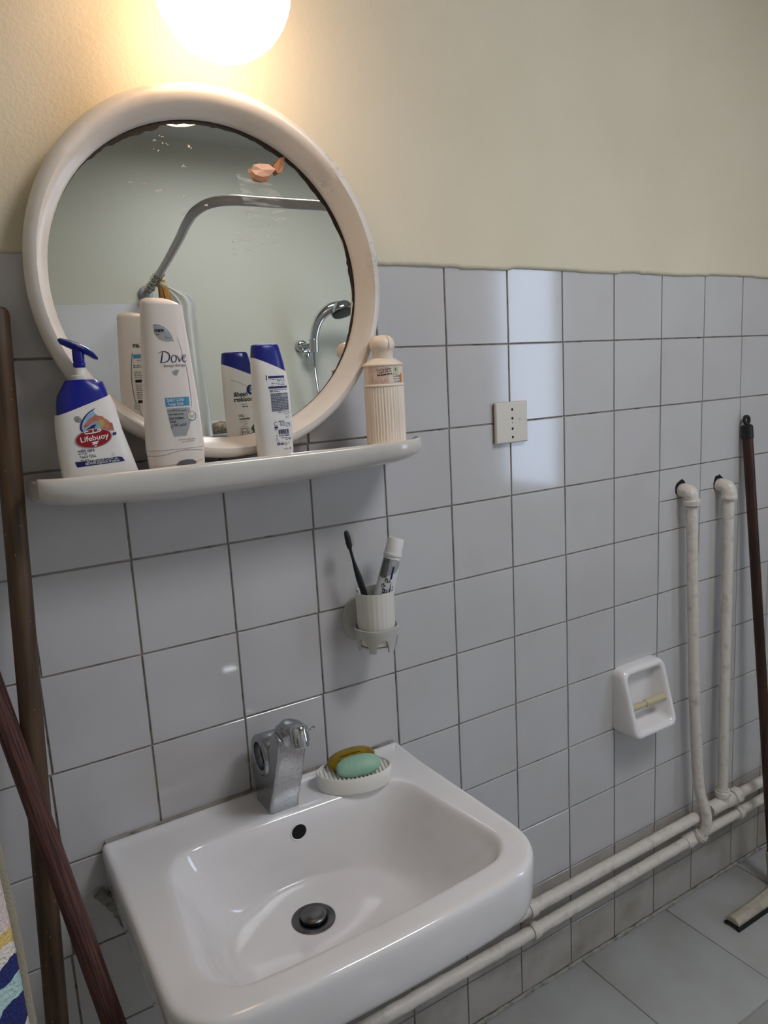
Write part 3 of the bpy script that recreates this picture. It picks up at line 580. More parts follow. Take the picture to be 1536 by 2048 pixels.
p.text('NEW', -.012, .1925, .0062, 'ink_black', bold=.0003, layer=2, width=.014); p.text(arab('جديد'), .004, .1925, .0062, 'ink_black', bold=.0003, layer=2, width=.01); p.lines(-.012, .014, .1905, 2, .003, .0014, 'ink_black', r3)
p.line([(.0155, .182), (.0195, .160), (.0215, .138), (.021, .118), (.0195, .1065)], .0009, 'ink_dgrey', 1); p.line([(.0165, .0985), (.013, .085), (.0085, .073)], .0007, 'ink_dgrey', 1)
p.rect(-.013, .015, .1735, .1795, 'ink_sky', 1); p.text('conditioner', -.008, .169, .004, 'ink_black')
for z, n in ((.163, 2), (.153, 4), (.1335, 4), (.122, 4), (.0675, 9)): p.lines(-.018, .0165, z, n, .0027, .0010, 'ink_black', r3, right=True)
p.rect(-.018, .0165, .137, .1415, 'ink_black', 1); p.rect(-.018, .0165, .106, .1105, 'ink_black', 1)
p.ring(.0185, .1015, .0036, .0042, .0009, 'ink_sky', 2); p.ell(.0185, .1015, .0018, .002, 'ink_tan', 2); p.ell(.004, .098, .0065, .0085, 'ink_grey', 0)
p.build(cb)
# --- dandruff shampoo bottle (back label to the camera, front label to the mirror)
hb = empty('shampoo_bottle', (-.5545, -.098, SH), 'white shampoo bottle with slanted dark blue cap and small back label print', 'bottle', rz=R(4)); hb.scale = (.86, .88, .968)
secs = [(0, 0, .0315, .017, 2.7), (.002, 0, .0328, .0182, 2.7), (.06, 0, .0345, .020, 2.7), (.10, 0, .0338, .0198, 2.7), (.132, -.0006, .0312, .0185, 2.6), (.150, -.0015, .0285, .017, 2.5)]
body = secs[:4] + [(.118, -.0003, .0325, .0192, 2.7, -.12), (.1385, -.0008, .0312, .018, 2.6, -.36), (.1415, -.0012, .0298, .0172, 2.6, -.38)]
mk('bottle_body', prism(body), M['white_plastic'], hb, world=False, angle=50)
capm = [(.1405, -.0010, .0300, .0178, 2.6, -.38), (.150, -.002, .0288, .0172, 2.6, -.25), (.162, -.0035, .0262, .0162, 2.6, -.10), (.169, -.0045, .0245, .0152, 2.6, -.03), (.1715, -.0048, .0232, .0138, 2.5), (.1722, -.005, .020, .0115, 2.4)]
mk('flip_cap', prism(capm), M['blue_dark'], hb, world=False, angle=50)
p = Print(surf_of(secs, -1)); rr = random.Random(11)
p.T = zmap([(0, .005), (.0048, .0105), (.0105, .0187), (.0222, .0315), (.0268, .035), (.0362, .0425), (.0512, .0548), (.066, .0705), (.105, .107), (.1222, .1222), (.13, .13)], -.005)
for u, z, w in ((-.0105, .1215, .0), ): p.line([(u, z-.0042), (u+.0002, z+.0042)], .0017, 'ink_black', 1, False)
p.rect(-.0072, .0245, .1205, .1242, 'ink_navy', 1); p.lines(-.006, .0245, .1185, 2, .0026, .0011, 'ink_navy', rr, right=True)
p.ring(.0085, .1105, .0165, .0035, .0004, 'ink_navy', 1, n=4, a0=R(45), a1=R(405)); p.lines(-.003, .0235, .1115, 2, .0024, .001, 'ink_navy', rr, right=True)
p.rect(-.0088, .0285, .1032, .1068, 'ink_navy', 1); p.lines(-.007, .027, .1008, 2, .0026, .0011, 'ink_navy', rr)
p.rect(-.0062, .0288, .0662, .0955, 'ink_grey', 0); p.lines(-.006, .0285, .0942, 2, .0027, .0012, 'ink_navy', rr); p.lines(-.0055, .0288, .0878, 9, .0026, .0012, 'ink_navy', rr)
p.lines(.006, .0288, .0645, 2, .0022, .0008, 'ink_navy', rr, right=True); p.ring(.0232, .0575, .0045, .0042, .0005, 'ink_grey', 1, n=4, a0=R(45), a1=R(405)); p.text('EAC', .0198, .0560, .0034, 'ink_dgrey')
p.ring(-.0005, .0475, .0034, .0036, .0008, 'ink_navy', 1, a0=R(40), a1=R(330)); p.rect(-.0035, .003, .0385, .0425, 'ink_navy', 1); p.lines(-.0035, .003, .0372, 2, .0018, .0009, 'ink_navy', rr, word=.002)
p.lines(.005, .0292, .0512, 1, .0024, .0012, 'ink_navy', rr); p.lines(.0068, .0292, .0482, 4, .0024, .0011, 'ink_navy', rr, right=True)
u = .004
while u < .0255: w = rr.choice((.0004, .0007, .0011)); p.line([(u, .0268), (u, .0362)], w, 'ink_navy', 2, False); u += w + rr.choice((.0005, .0008))
p.text('5', -.0012, .0228, .0048, 'ink_navy', bold=.0001); p.text('011321', .0045, .0222, .0046, 'ink_navy', bold=.0001, width=.0105); p.text('980057', .016, .0222, .0046, 'ink_navy', bold=.0001, width=.0105)
p.lines(.006, .0285, .0198, 2, .0022, .0009, 'ink_navy', rr, right=True); p.ring(.000, .0172, .003, .0022, .0006, 'ink_grey', 1, n=4); p.line([(-.002, .0195), (.002, .0212)], .0005, 'ink_dgrey', 1, False)
p.text('200 ml', -.001, .0105, .0052, 'ink_navy', bold=.0002, width=.0115); p.text('\u212e', .0112, .0105, .0052, 'ink_navy', bold=.0001); p.text(arab('٢٠٠ مل'), .0155, .0105, .0052, 'ink_navy', bold=.0001, width=.009)
p.text('read here', .0118, .0048, .0032, 'ink_dgrey', width=.0095); p.poly([(.0245, .0068), (.0272, .007), (.0262, .0038), (.0252, .0045)], 'ink_navy', 1)
p.build(hb)
p = Print(surf_of(secs, 1))
p.line([(.0305, .1265), (.022, .1255), (.008, .1215), (-.008, .1130)], .0006, 'ink_dgrey', 1); p.line([(-.0215, .099), (-.0265, .094)], .0006, 'ink_dgrey', 1)
p.ell(-.0150, .1075, .0085, .0085, 'ink_navy', 1); p.ring(-.0152, .1078, .004, .004, .0015, 'ink_white', 2, a0=R(70), a1=R(300)); p.ell(-.0142, .1078, .0026, .0028, 'ink_sky', 2)
p.text('head&', -.0075, .0975, .0108, 'ink_black', bold=.00022, width=.0268); p.text('shoulders', -.0208, .0890, .0108, 'ink_black', bold=.00022, width=.0405)
p.lines(-.0035, .0175, .0838, 1, .002, .0010, 'ink_dgrey', rr, word=.003); p.lines(-.0055, .0175, .0802, 1, .002, .0014, 'ink_black', rr, word=.0045)
p.text(arab('منعش'), .0035, .0642, .0072, 'ink_black', bold=.0001, width=.0105); p.text('refreshing', -.0068, .0582, .0058, 'ink_black', bold=.00012, width=.0205); p.lines(-.001, .0135, .0548, 2, .0038, .0008, 'ink_dgrey', rr, word=.003)
p.ring(.0055, .0378, .0092, .0098, .0007, 'ink_dgrey', 1); p.ring(.0055, .0378, .006, .0064, .0014, 'ink_dgrey', 1); p.text('100%', .0012, .0362, .0044, 'ink_dgrey', bold=.0001)
p.poly([(-.0068, .0425), (-.0125, .0495), (-.0205, .0515), (-.028, .048), (-.028, .030), (-.021, .0312), (-.0142, .0332), (-.010, .0372)], 'ink_green', 1); p.poly([(-.0135, .0212), (-.0165, .0275), (-.0205, .0312), (-.028, .0275), (-.028, .0185), (-.02, .0185)], 'ink_green', 1)
p.lines(-.006, .014, .0185, 3, .0032, .0022, 'ink_dgrey', rr, word=.0022); p.ell(-.0095, .0265, .0015, .0012, 'ink_dgrey', 1, n=8); p.ell(-.0225, .0575, .001, .0015, 'ink_dgrey', 1, n=8)
p.build(hb)
# --- fluted cream bottle with ball stopper
fb = empty('shower_gel_bottle', (-.3525, -.0955, SH), 'cream fluted bottle with ball-shaped stopper and floral label at right end of shelf', 'bottle', rz=R(-6))
def flutes(z, w, d, amp, N=144, nf=40):
    return [((w+amp*abs(math.cos(nf*a/2)))*math.cos(a), (d+amp*abs(math.cos(nf*a/2)))*math.sin(a), z) for a in [2*math.pi*i/N for i in range(N)]]
W_, D_ = .0335, .024
lp = [flutes(0, W_-.002, D_-.002, 0), flutes(.001, W_+.0006, D_+.0006, 0), flutes(.0055, W_+.0006, D_+.0006, 0), flutes(.0065, W_-.0008, D_-.0008, .0016), flutes(.05, W_-.0008, D_-.0008, .0016), flutes(.0925, W_-.0008, D_-.0008, .0016), flutes(.0938, W_, D_, 0), flutes(.095, W_+.0016, D_+.0016, 0), flutes(.0968, W_+.0016, D_+.0016, 0), flutes(.0982, W_-.0002, D_-.0002, 0),
      flutes(.1265, W_-.0002, D_-.0002, 0), flutes(.1278, W_+.0014, D_+.0014, 0), flutes(.1295, W_+.0014, D_+.0014, 0), flutes(.131, W_-.001, D_-.001, 0), flutes(.134, W_-.005, D_-.004, 0), flutes(.1362, W_-.0085, D_-.0055, 0), flutes(.138, .0215, .0165, 0), flutes(.1395, .0175, .0160, 0)]
mk('bottle_body', loft(lp), M['cream_plastic'], fb, world=False, angle=35)
mk('stopper', lathe([(.0168, .1385), (.0168, .1508), (.0178, .152), (.0198, .1545), (.0206, .159), (.0204, .163), (.0188, .1685), (.0150, .1728), (.009, .1755), (.002, .1762)], 32), M['cream_plastic'], fb, world=False)
mk('stopper_seam', tube(spline([(.003, -.0212, .1535), (.003, -.0214, .160), (.0028, -.019, .169), (.002, -.012, .1752)], 5), .0009, 6), M['cream_plastic'], fb, world=False)
p = Print(lambda u, z, l: ((W_+l)*math.sin(u/W_*.92), -(D_+l)*math.cos(u/W_*.92), z))
p.rect(-.043, .043, .0992, .1258, 'ink_pink', 0); p.rect(-.0035, .0295, .0995, .1255, 'label_paper', 1); p.rect(.0065, .0195, .112, .1252, 'ink_sage', 2); p.ell(.0118, .1205, .0018, .0026, 'ink_dgrey', 3, n=10)
p.text('Cadome', .0045, .1085, .0062, 'ink_dgrey', layer=4, shear=.1, width=.018); p.text('Perfumed Shower Gel', .0060, .1052, .0026, 'ink_black', layer=4, width=.0175); p.text('Cream', .0068, .1004, .0052, 'ink_dgrey', layer=4, shear=.3, width=.0165)
p.poly([(.0222, .1), (.0215, .107), (.023, .1135), (.0262, .1155), (.0285, .111), (.028, .1)], 'ink_orange', 4)
for z, t in ((.1195, arab('عبوة بلاستيك سعة وتعبئة')), (.1158, arab('سعر خاص للجمهور ٢٠٠')),): p.text(t, -.0245, z, .0048, 'ink_black', bold=.0001, slope=.07, layer=3, width=.0275)
p.text('Bath Shower 500 ml', -.0240, .1112, .0040, 'ink_black', bold=.00018, slope=.07, layer=3, width=.0275)
for u, z in ((-.03, .119), (-.026, .1045), (-.0165, .1025), (-.009, .1035), (-.034, .105)): p.ell(u, z, .0028, .002, 'ink_orange', 1, rnd.random()*3, n=9) if False else p.ring(u, z, .003, .002, .0005, 'ink_grey', 2, rnd.random()*3, n=9)
p.build(fb)
# ------------------------------------------------------------------ toothbrush holder, cup, brush, paste
hx, hy = -.3715, -.058
ho = empty('cup_holder', (hx, 0, .96), 'pale grey plastic wall bracket with scalloped ring holding the cup', 'cup holder')
mk('wall_plate', lathe([(.034, 0), (.035, .003), (.033, .007), (.02, .0095), (0, .010)], 32, (hx-.004, 0, 1.003), 'y', sy=1.22), M['holder'], ho)
mk('arm', loft([[(hx-.012, -.008, 1.012), (hx+.012, -.008, 1.012), (hx+.012, -.008, .985), (hx-.012, -.008, .985)], [(hx-.011, -.026, 1.006), (hx+.011, -.026, 1.006), (hx+.011, -.026, .99), (hx-.011, -.026, .99)]]), M['holder'], ho, bevel=.002)
loops = []; nA = 240
for k in range(nA):
    a = 2*math.pi*k/nA; ph = (a*6/(2*math.pi)+.25) % 1.0; s = abs(ph-.5)*2                      # six feet, arches between
    arch = 0 if s > .64 else (1-(s/.64)**2.6)**.5; zb = .9605 + .0255*arch
    lean = lambda z: .0385 - max(0, .992-z)*.12
    loops.append([(hx+r*math.cos(a), hy+r*math.sin(a), z) for r, z in ((lean(zb)-.004, zb), (lean(zb), zb), (.0385, .992), (.0402, .9985), (.0398, 1.0025), (.0372, 1.003), (.0358, .9985), (.0352, .992))])
mk('scalloped_ring', loft(loops+[loops[0]], False, False), M['holder'], ho, angle=60)
mk('floor_ring', lathe([(.026, .9672), (.0325, .9672), (.0325, .9698), (.026, .9698), (.026, .9672)], 40, (hx, hy, 0), cap=False), M['holder'], ho)
cup = empty('toothbrush_cup', (hx, hy, .9705), 'white fluted plastic cup in the wall bracket holding toothbrush and toothpaste', 'cup')
def fl(z, r, amp, N=96, nf=24): return [(hx+(r+amp*abs(math.sin(nf*a/2)))*math.cos(a), hy+(r+amp*abs(math.sin(nf*a/2)))*math.sin(a), z) for a in [2*math.pi*i/N for i in range(N)]]
mk('cup_body', loft([fl(.9708, .029, 0), fl(.972, .0315, 0), fl(.98, .0322, .0005), fl(1.02, .0328, .0007), fl(1.06, .0336, .0006), fl(1.0665, .0342, 0), fl(1.067, .0336, 0), fl(1.0662, .0322, 0), fl(1.02, .0312, 0), fl(.976, .0302, 0)]), M['cup'], cup, angle=50)
tb = empty('toothbrush', (-.3865, -.05, .977), 'black toothbrush standing in the white fluted cup', 'toothbrush')
pth = spline([(-.3780, -.048, .9775), (-.3815, -.048, 1.02), (-.3870, -.0475, 1.062), (-.3925, -.047, 1.083), (-.3995, -.0468, 1.108), (-.4060, -.0468, 1.134), (-.4085, -.0468, 1.146)], 6)
mk('handle', tube(pth, [lerp(.0045, .0058, min(1, k/12)) if k < 20 else lerp(.0058, .0026, min(1, (k-20)/8)) for k in range(len(pth))], 12), M['black'], tb)
mk('head', tube([(-.4082, -.0468, 1.143), (-.4092, -.0468, 1.148), (-.4105, -.0468, 1.155), (-.4128, -.0468, 1.168), (-.4142, -.0468, 1.175), (-.4148, -.0468, 1.178)], [.0026, .0045, .0054, .0052, .0042, .002], 12, flat=.8), M['black'], tb)
g = G()
for k in range(9):
    for q in (-.003, 0, .003):
        t = k/8; x, z = lerp(-.4085, -.4125, t), lerp(1.150, 1.174, t); g.add(tube([(x+.003, -.0468+q, z), (x+.0135+rnd.uniform(-.001, .001), -.0468+q*1.2, z+.001)], .00045, 5))
mk('bristles', g, M['holder'], tb, kind='stuff')
tp = empty('toothpaste_tube', (-.358, -.062, .9775), 'silver and white toothpaste tube standing cap-up in the fluted cup', 'toothpaste')
ax = Vector((.049, -.004, .158)).normalized(); b0 = Vector((-.3780, -.0585, .9785)); sx_ = Vector((.90, -.43, 0)); sx_ = (sx_ - ax*sx_.dot(ax)).normalized(); fy = ax.cross(sx_)
def tpl(t, w, d, N=28):
    w *= 1.08; d *= 1.05; t *= 1.12
    return [b0 + ax*t + sx_*w*math.cos(2*math.pi*i/N) + fy*d*math.sin(2*math.pi*i/N) for i in range(N)]
mk('tube_body', loft([tpl(0, .0175, .0012), tpl(.005, .0175, .0014), (tpl(.03, .0172, .006)), tpl(.07, .0165, .0105), tpl(.11, .0152, .0128), tpl(.133, .0142, .0138), tpl(.136, .0125, .0122)]), M['tube'], tp)
mk('cap', loft([tpl(.1345, .0150, .0150), tpl(.1350, .0154, .0154), tpl(.139, .0152, .0152), tpl(.1395, .0143, .0143), tpl(.1405, .0143, .0143), tpl(.161, .0136, .0136), tpl(.163, .0128, .0128)]), M['white_plastic'], tp)
ts = [(a*1.12, b*1.08, c*1.05) for a, b, c in ((0, .0175, .0012), (.03, .0172, .006), (.07, .0165, .0105), (.11, .0152, .0128), (.134, .0142, .0138))]
def tsurf(u, t, lift):
    k = 0
    while k < 3 and ts[k+1][0] < t: k += 1
    q = (t-ts[k][0])/(ts[k+1][0]-ts[k][0]); w, d = lerp(ts[k][1], ts[k+1][1], q), lerp(ts[k][2], ts[k+1][2], q); uu = max(-.99, min(.99, u/w))
    sgn = 1 if fy.y < 0 else -1
    return b0 - Vector(tp.location) + ax*t + sx_*u + fy*sgn*(d*math.sqrt(1-uu*uu)+lift)
p = Print(tsurf); p.T = lambda u, z: (u*1.05, z*1.12)
p.poly([(-.0138, .130), (.0135, .130), (.0142, .118), (.010, .110), (.002, .106), (-.0065, .0985), (-.0145, .099), (-.0145, .115)], 'ink_silver', 0); p.poly([(-.0138, .130), (-.004, .130), (-.004, .100), (-.0095, .099), (-.0145, .101)], 'ink_dgrey', 1)
p.line([(.0045, .119), (.0045, .099)], .0032, 'ink_navy', 2, False); p.ring(.0035, .1245, .0026, .0026, .0006, 'ink_white', 2); p.text(arab('نقية'), -.0060, .1000, .0135, 'ink_black', rot=-math.pi/2, layer=2, bold=.0002, align='LEFT', width=.030)
p.line([(.006, .094), (.0065, .080), (.004, .068)], [.0004, .0018, .003], 'ink_navy', 2); p.line([(.0115, .084), (.010, .076), (.0118, .072)], .0016, 'ink_black', 2); p.ell(.0108, .0875, .001, .001, 'ink_black', 2, n=8)
p.lines(-.0095, -.0055, .121, 8, .0028, .0006, 'ink_silver', rr, layer=2, word=.0016)
p.build(tp)
# ------------------------------------------------------------------ basin
basin = empty('washbasin', (-.585, 0, .50), 'white ceramic wall-hung washbasin with chrome drain plug', 'washbasin')
OUT = [(-.861, 0), (-.309, 0), (-.300, -.431), (-.866, -.431)]; ORAD = [.010, .010, .088, .072]
INN = [(-.786, -.088), (-.374, -.104), (-.341, -.382), (-.817, -.386)]; IRAD = [.065, .06, .05, .05]
def outl(ins, z, back=0, rad=0, shrink=0, poly=OUT, rd=ORAD, bow=.012, ins_b=None):
    ib = ins if ins_b is None else ins_b
    pts = [(poly[0][0]+ins, poly[0][1]-ib), (poly[1][0]-ins, poly[1][1]-ib), (poly[2][0]-ins, poly[2][1]+ins), (poly[3][0]+ins, poly[3][1]+ins)]
    o = rpoly(pts, [max(.004, r-ins*.9) for r in rd]); cx = (pts[2][0]+pts[3][0])/2; hw = (pts[2][0]-pts[3][0])/2; yf = (pts[2][1]+pts[3][1])/2; res = []
    for q in o:
        t = max(0, 1-((q.x-cx)/hw)**2); k = min(1, max(0, (-.2-q.y)/(-.2-yf)))**2
        res.append((q.x, q.y-bow*t*k, z))
    return res
NB = len(outl(0, 0))
def ellp(cx, cy, rx, ry, z, like):
    """ellipse whose points line up with the outline 'like'"""
    mx = sum(q[0] for q in like)/NB; my = sum(q[1] for q in like)/NB; out = []
    for q in like:
        a = math.atan2((q[1]-my)/.2, (q[0]-mx)/.26); out.append((cx+rx*math.cos(a), cy+ry*math.sin(a), z))
    return out
ref = outl(0, 0, poly=INN, rd=IRAD)
def mixl(A, B, t, z): return [(lerp(a[0], b[0], t), lerp(a[1], b[1], t), z) for a, b in zip(A, B)]
flat = ellp(-.588, -.215, .150, .115, 0, ref)
def dr(ring):                                                  # the deck falls a little towards the bowl, with a raised strip along the wall
    return [(x, y, z + (.0055 if y > -.012 else 0)) for x, y, z in ring]
LB = [ellp(-.588, -.17, .05, .05, .515, ref), mixl(outl(.10, 0, ins_b=.004), ellp(-.588, -.17, .05, .05, 0, ref), .35, .545), outl(.075, .598, ins_b=.001), outl(.034, .640, ins_b=.001), outl(.020, .652, ins_b=.001), outl(.010, .651, ins_b=.001), outl(.004, .657, ins_b=.001), outl(.0012, .695, ins_b=.001),
      dr(outl(0, .722, ins_b=.001)), dr(outl(.002, .7325, ins_b=.002)), dr(outl(.0075, .7362, ins_b=.008)), outl(.016, .7358, ins_b=.0185), outl(.030, .735, ins_b=.035),
      outl(-.008, .7350, poly=INN, rd=[.07, .065, .055, .055]), outl(-.002, .7335, poly=INN, rd=IRAD), outl(.003, .7275, poly=INN, rd=IRAD), outl(.009, .716, poly=INN, rd=IRAD)]
inn2 = outl(.010, 0, poly=INN, rd=IRAD)
for t, z in ((.16, .696), (.32, .671), (.50, .646), (.68, .627), (.86, .6155), (1.0, .6105)): LB.append(mixl(inn2, flat, t, z))
for rx, ry, z, cyy in ((.110, .086, .6075, -.205), (.07, .06, .6055, -.195), (.045, .043, .6045, -.188), (.031, .031, .604, -.188), (.024, .024, .600, -.188), (.022, .022, .592, -.188)): LB.append(ellp(-.592, cyy, rx, ry, z, ref))
bas = mk('basin_body', loft(LB), M['ceramic'], basin, sub=1, angle=180)
bpy.context.view_layer.update(); dg = bpy.context.evaluated_depsgraph_get()
_e = bas.evaluated_get(dg); _m = bpy.data.meshes.new_from_object(_e)
BV = BVHTree.FromPolygons([v.co + basin.location for v in _m.vertices], [tuple(q.vertices) for q in _m.polygons])
def drop(x, y, z=.9):
    h = BV.ray_cast(Vector((x, y, z)), Vector((0, 0, -1))); return h[0].z if h[0] else .735
hit = BV.ray_cast(Vector((-.570, -.33, .702)), Vector((0, 1, 0)))
op, on = hit[0], hit[1]
if on.y > 0: on = -on
ux = Vector((1, 0, 0)); uy = on.cross(ux).normalized()
def disc(c, n_, r, h, seg=28): return lathe_on([(r, 0)], c, n_, seg)
def lathe_on(prof, c, n_, seg=28):
    a1 = Vector((1, 0, 0)) if abs(n_.x) < .9 else Vector((0, 1, 0)); a1 = (a1 - n_*a1.dot(n_)).normalized(); a2 = n_.cross(a1)
    return loft([[c + n_*z + (a1*math.cos(2*math.pi*i/seg)+a2*math.sin(2*math.pi*i/seg))*r for i in range(seg)] for r, z in prof])
mk('overflow_rim', lathe_on([(.0165, -.001), (.0155, .0008), (.014, .0012), (.0128, .0002), (.0125, -.004)], op, on), M['ceramic'], basin)
mk('overflow_hole', lathe_on([(.0128, -.003), (.0126, .0003)], op, on), M['hole'], basin)
mk('drain_flange', lathe([(.034, -.004), (.0345, .0012), (.032, .0024), (.024, .0022), (.0215, .0005), (.0205, -.004)], 40, (-.592, -.188, .604)), M['steel'], basin)
mk('drain_plug', lathe([(.0195, -.002), (.0205, .004), (.0205, .0075), (.0185, .0095), (.010, .0106), (.002, .0108)], 40, (-.592, -.188, .604)), M['steel'], basin)
pts = spline([(-.872, -.004, .662), (-.858, -.006, .640), (-.842, -.004, .600), (-.828, -.005, .560), (-.815, -.003, .522)], 8)
mk('mortar_joint', tube(pts, [.003+.006*(1-k/len(pts))+.003*noise.noise((k*.9, 0, 1)) for k in range(len(pts))], 8, jitter=.3, rnd=rnd), M['mortar'], basin, label='crumbling dark mortar under the left rear corner')
pts = [(lerp(-.853, -.318, k/70), -.003, .7405+.0012*noise.noise((k*.4, 2, 0))) for k in range(71)]
mk('sealant', tube(pts, [.0028+.0014*noise.noise((k*.5, 0, 5)) for k in range(71)], 7), M['grout'], basin, label='grimy sealant line along the wall')
mk('waste_trap', tube(spline([(-.592, -.188, .60), (-.592, -.188, .50), (-.592, -.188, .43), (-.592, -.16, .40), (-.592, -.12, .40), (-.592, -.03, .42), (-.592, -.004, .42)], 6), .018, 16), M['plate_white'], basin)
# ------------------------------------------------------------------ faucet
DZ = drop(-.58, -.05)
fa = empty('basin_faucet', (-.580, -.05, DZ), 'scaled chrome single-lever faucet on the left rear of the washbasin', 'faucet')
def ext(poly, x0, x1, tx=None):                               # side profile (y, z) extruded along x, tapering towards the top
    l0 = []; l1 = []
    for y, z in poly:
        k = (z-.735)/.16; m = (x0+x1)/2; hw = (x1-x0)/2*(1-.10*k); l0.append((m-hw, y, z)); l1.append((m+hw, y, z))
    return loft([l0, l1])
mk('body', ext([(-.022, DZ-.002), (-.020, .76), (-.012, .795), (-.026, .812), (-.045, .808), (-.056, .792), (-.070, .806), (-.089, .850), (-.104, .884), (-.112, .892), (-.126, .892), (-.136, .882), (-.132, .854), (-.106, .79), (-.086, .750), (-.083, DZ-.002)], -.608, -.556), M['chrome_dull'], fa, bevel=.004, seg=3)
mk('spout_head', lathe_on([(.0, -.012), (.018, -.011), (.0200, -.006), (.0205, .010), (.0185, .0165), (.013, .0195), (.004, .0205)], Vector((-.5805, -.1240, .886)), Vector((.05, -.30, .95)).normalized(), 28), M['chrome_dull'], fa)
mk('aerator', lathe_on([(.0115, -.009), (.0132, -.007), (.0132, -.001), (.0150, .000), (.0150, .021), (.0125, .0245), (.004, .025)], Vector((-.575, -.152, .8835)), Vector((.02, .28, .96)).normalized(), 28), M['chrome'], fa)
mk('spout_nose', loft([[(-.602, -.112, .868), (-.559, -.112, .868), (-.559, -.112, .904), (-.602, -.112, .904)], [(-.590, -.146, .886), (-.560, -.146, .886), (-.560, -.146, .9075), (-.590, -.146, .9075)]]), M['chrome_dull'], fa, bevel=.006, seg=3)
lp = []
for k in range(49):
    a = 2*math.pi*k/48; c, s = math.cos(a), math.sin(a)
    lp.append([(x, -.056+r*c, .829+r*s*1.06) for r, x in ((.0225, -.609), (.026, -.6105), (.0315, -.6095), (.0335, -.606), (.0335, -.566), (.0315, -.562), (.0235, -.562), (.0225, -.566))])
mk('lever_loop', loft(lp, False, False), M['chrome_dull'], fa, angle=50)
mk('cartridge', lathe([(.0205, -.005), (.021, .004), (.018, .006), (.015, .0065), (.0145, .003), (.0, .003)], 32, (-.592, -.056, .829), 'x'), M['chrome'], fa)
mk('lever_pin', lathe_on([(.0015, 0), (.0018, .009), (.0028, .010), (.0026, .0135), (.001, .0145)], Vector((-.563, -.152, .897)), Vector((.9, -.2, .35)).normalized(), 12), M['chrome'], fa)
# ------------------------------------------------------------------ soap dish and soaps
dx, dy, dth = -.446, -.079, R(-19); dzb = max(drop(dx+.05*c, dy+.03*s) for c, s in ((0, 0), (1, 0), (-1, 0), (0, 1), (0, -1), (.8, .6), (-.8, .6), (.7, -.7), (-.7, -.7))) - .0002
sd = empty('soap_dish', (dx, dy, dzb), 'white oval ribbed soap dish on the rear right corner of the washbasin', 'soap dish', rz=dth)
A_, B_ = .0665, .0395; H_ = .029
def ov(k, z, da=0): return [((A_*k-da)*math.cos(t), (B_*k-da)*math.sin(t), z) for t in [2*math.pi*i/56 for i in range(56)]]
mk('dish_body', loft([ov(.97, 0), ov(.985, .002), ov(1.0, .015), ov(1.0, H_-.001), ov(.985, H_), ov(.955, H_-.0005), ov(.945, H_-.004), ov(.94, H_-.007)]), M['dish'], sd, world=False, angle=50)
for k in range(-8, 9):
    x = k*.0072
    if abs(x) > A_*.88: continue
    yb = B_*.93*math.sqrt(1-(x/(A_*.95))**2); mk('rib', box(x-.0017, x+.0017, -yb, yb, H_-.008, H_-.0035), M['dish'], sd, smooth=False, world=False, bevel=.0008)
def soap(a, b, h, N=36, n=2.4, ec=2.0):
    lp = []
    for t in (-1, -.93, -.75, -.45, -.15, .15, .45, .75, .93, 1):
        k = max(.02, (1-abs(t)**ec)**(1/ec)); lp.append([(a*k*math.copysign(abs(math.cos(q))**(2/n), math.cos(q)), b*k*math.copysign(abs(math.sin(q))**(2/n), math.sin(q)), t*h) for q in [2*math.pi*i/N for i in range(N)]])
    return loft(lp)
def place_soap(name, lx, ly, lz, rot, vf, m, label):
    c, s = math.cos(dth), math.sin(dth); o = empty(name, (dx+lx*c-ly*s, dy+lx*s+ly*c, dzb+lz), label, 'soap'); o.rotation_euler = rot
    mk('soap_bar', vf, m, o, world=False, angle=80); return o
am = place_soap('soap_bar_worn', -.002, .0135, H_+.0100, (R(20), R(-6), dth+R(3)), soap(.0435, .0225, .0130, n=2.2), M['soap_amber'], 'worn amber soap bar with dark cracks lying behind the green soap')
for zoff, l in ((.0108, .020), (.0085, .026)):
    yy = -.008 if zoff < .01 else -.0005
    mk('crack', tube(spline([(x, yy+.0012*noise.noise((x*400, 0, 2)),   .0131*math.sqrt(max(0, 1-(x/.0445)**2-(yy/.0235)**2))+.0001) for x in [lerp(-l, l*.9, k/10) for k in range(11)]], 3), .0006, 6), M['crack'], am, world=False)
place_soap('soap_bar_oval', .006, -.0135, H_+.0098, (R(38), R(-3), dth+R(2)), soap(.0395, .0195, .0105, n=2.3), M['soap_green'], 'pale green oval soap bar in front on the soap dish')
# ------------------------------------------------------------------ wall socket plate
so = empty('wall_socket', (-.004, 0, 1.33), 'square ivory wall plate with a column of small round holes on the tiles', 'socket')
x0, x1, z0, z1 = -.0455, .0375, 1.288, 1.3695
mk('cover_plate', loft([[(x0+i, y, z0+i), (x1-i, y, z0+i), (x1-i, y, z1-i), (x0+i, y, z1-i)] for i, y in ((.001, -.003), (0, -.004), (.0, -.0085), (.0022, -.0105))]), M['plate_white'], so, smooth=False, bevel=.0008)
mk('back_box', box(x0+.002, x1-.002, -.0032, -.0, z0+.002, z1-.002), M['hole'], so, smooth=False)
for z, r in ((1.3545, .0027), (1.3370, .0027), (1.3165, .0027), (1.2995, .0027), (1.3282, .0012)):
    mk('socket_hole', lathe([(r, 0), (r, .0002)], 16, (-.0035, -.0105, z), 'y'), M['hole'], so, smooth=False)
p = Print(lambda u, z, l: (u, -.0105-l+0, z-1.33)); p.line([(.0125+.004, .0+1.3355), (.0145+.004, 1.3345), (.0155+.004, 1.3325), (.0185+.004, 1.3358)], .0008, 'ink_dgrey', 1, False); p.line([(.019, 1.3345), (.0205, 1.3335)], .0007, 'ink_dgrey', 1, False); p.build(so)
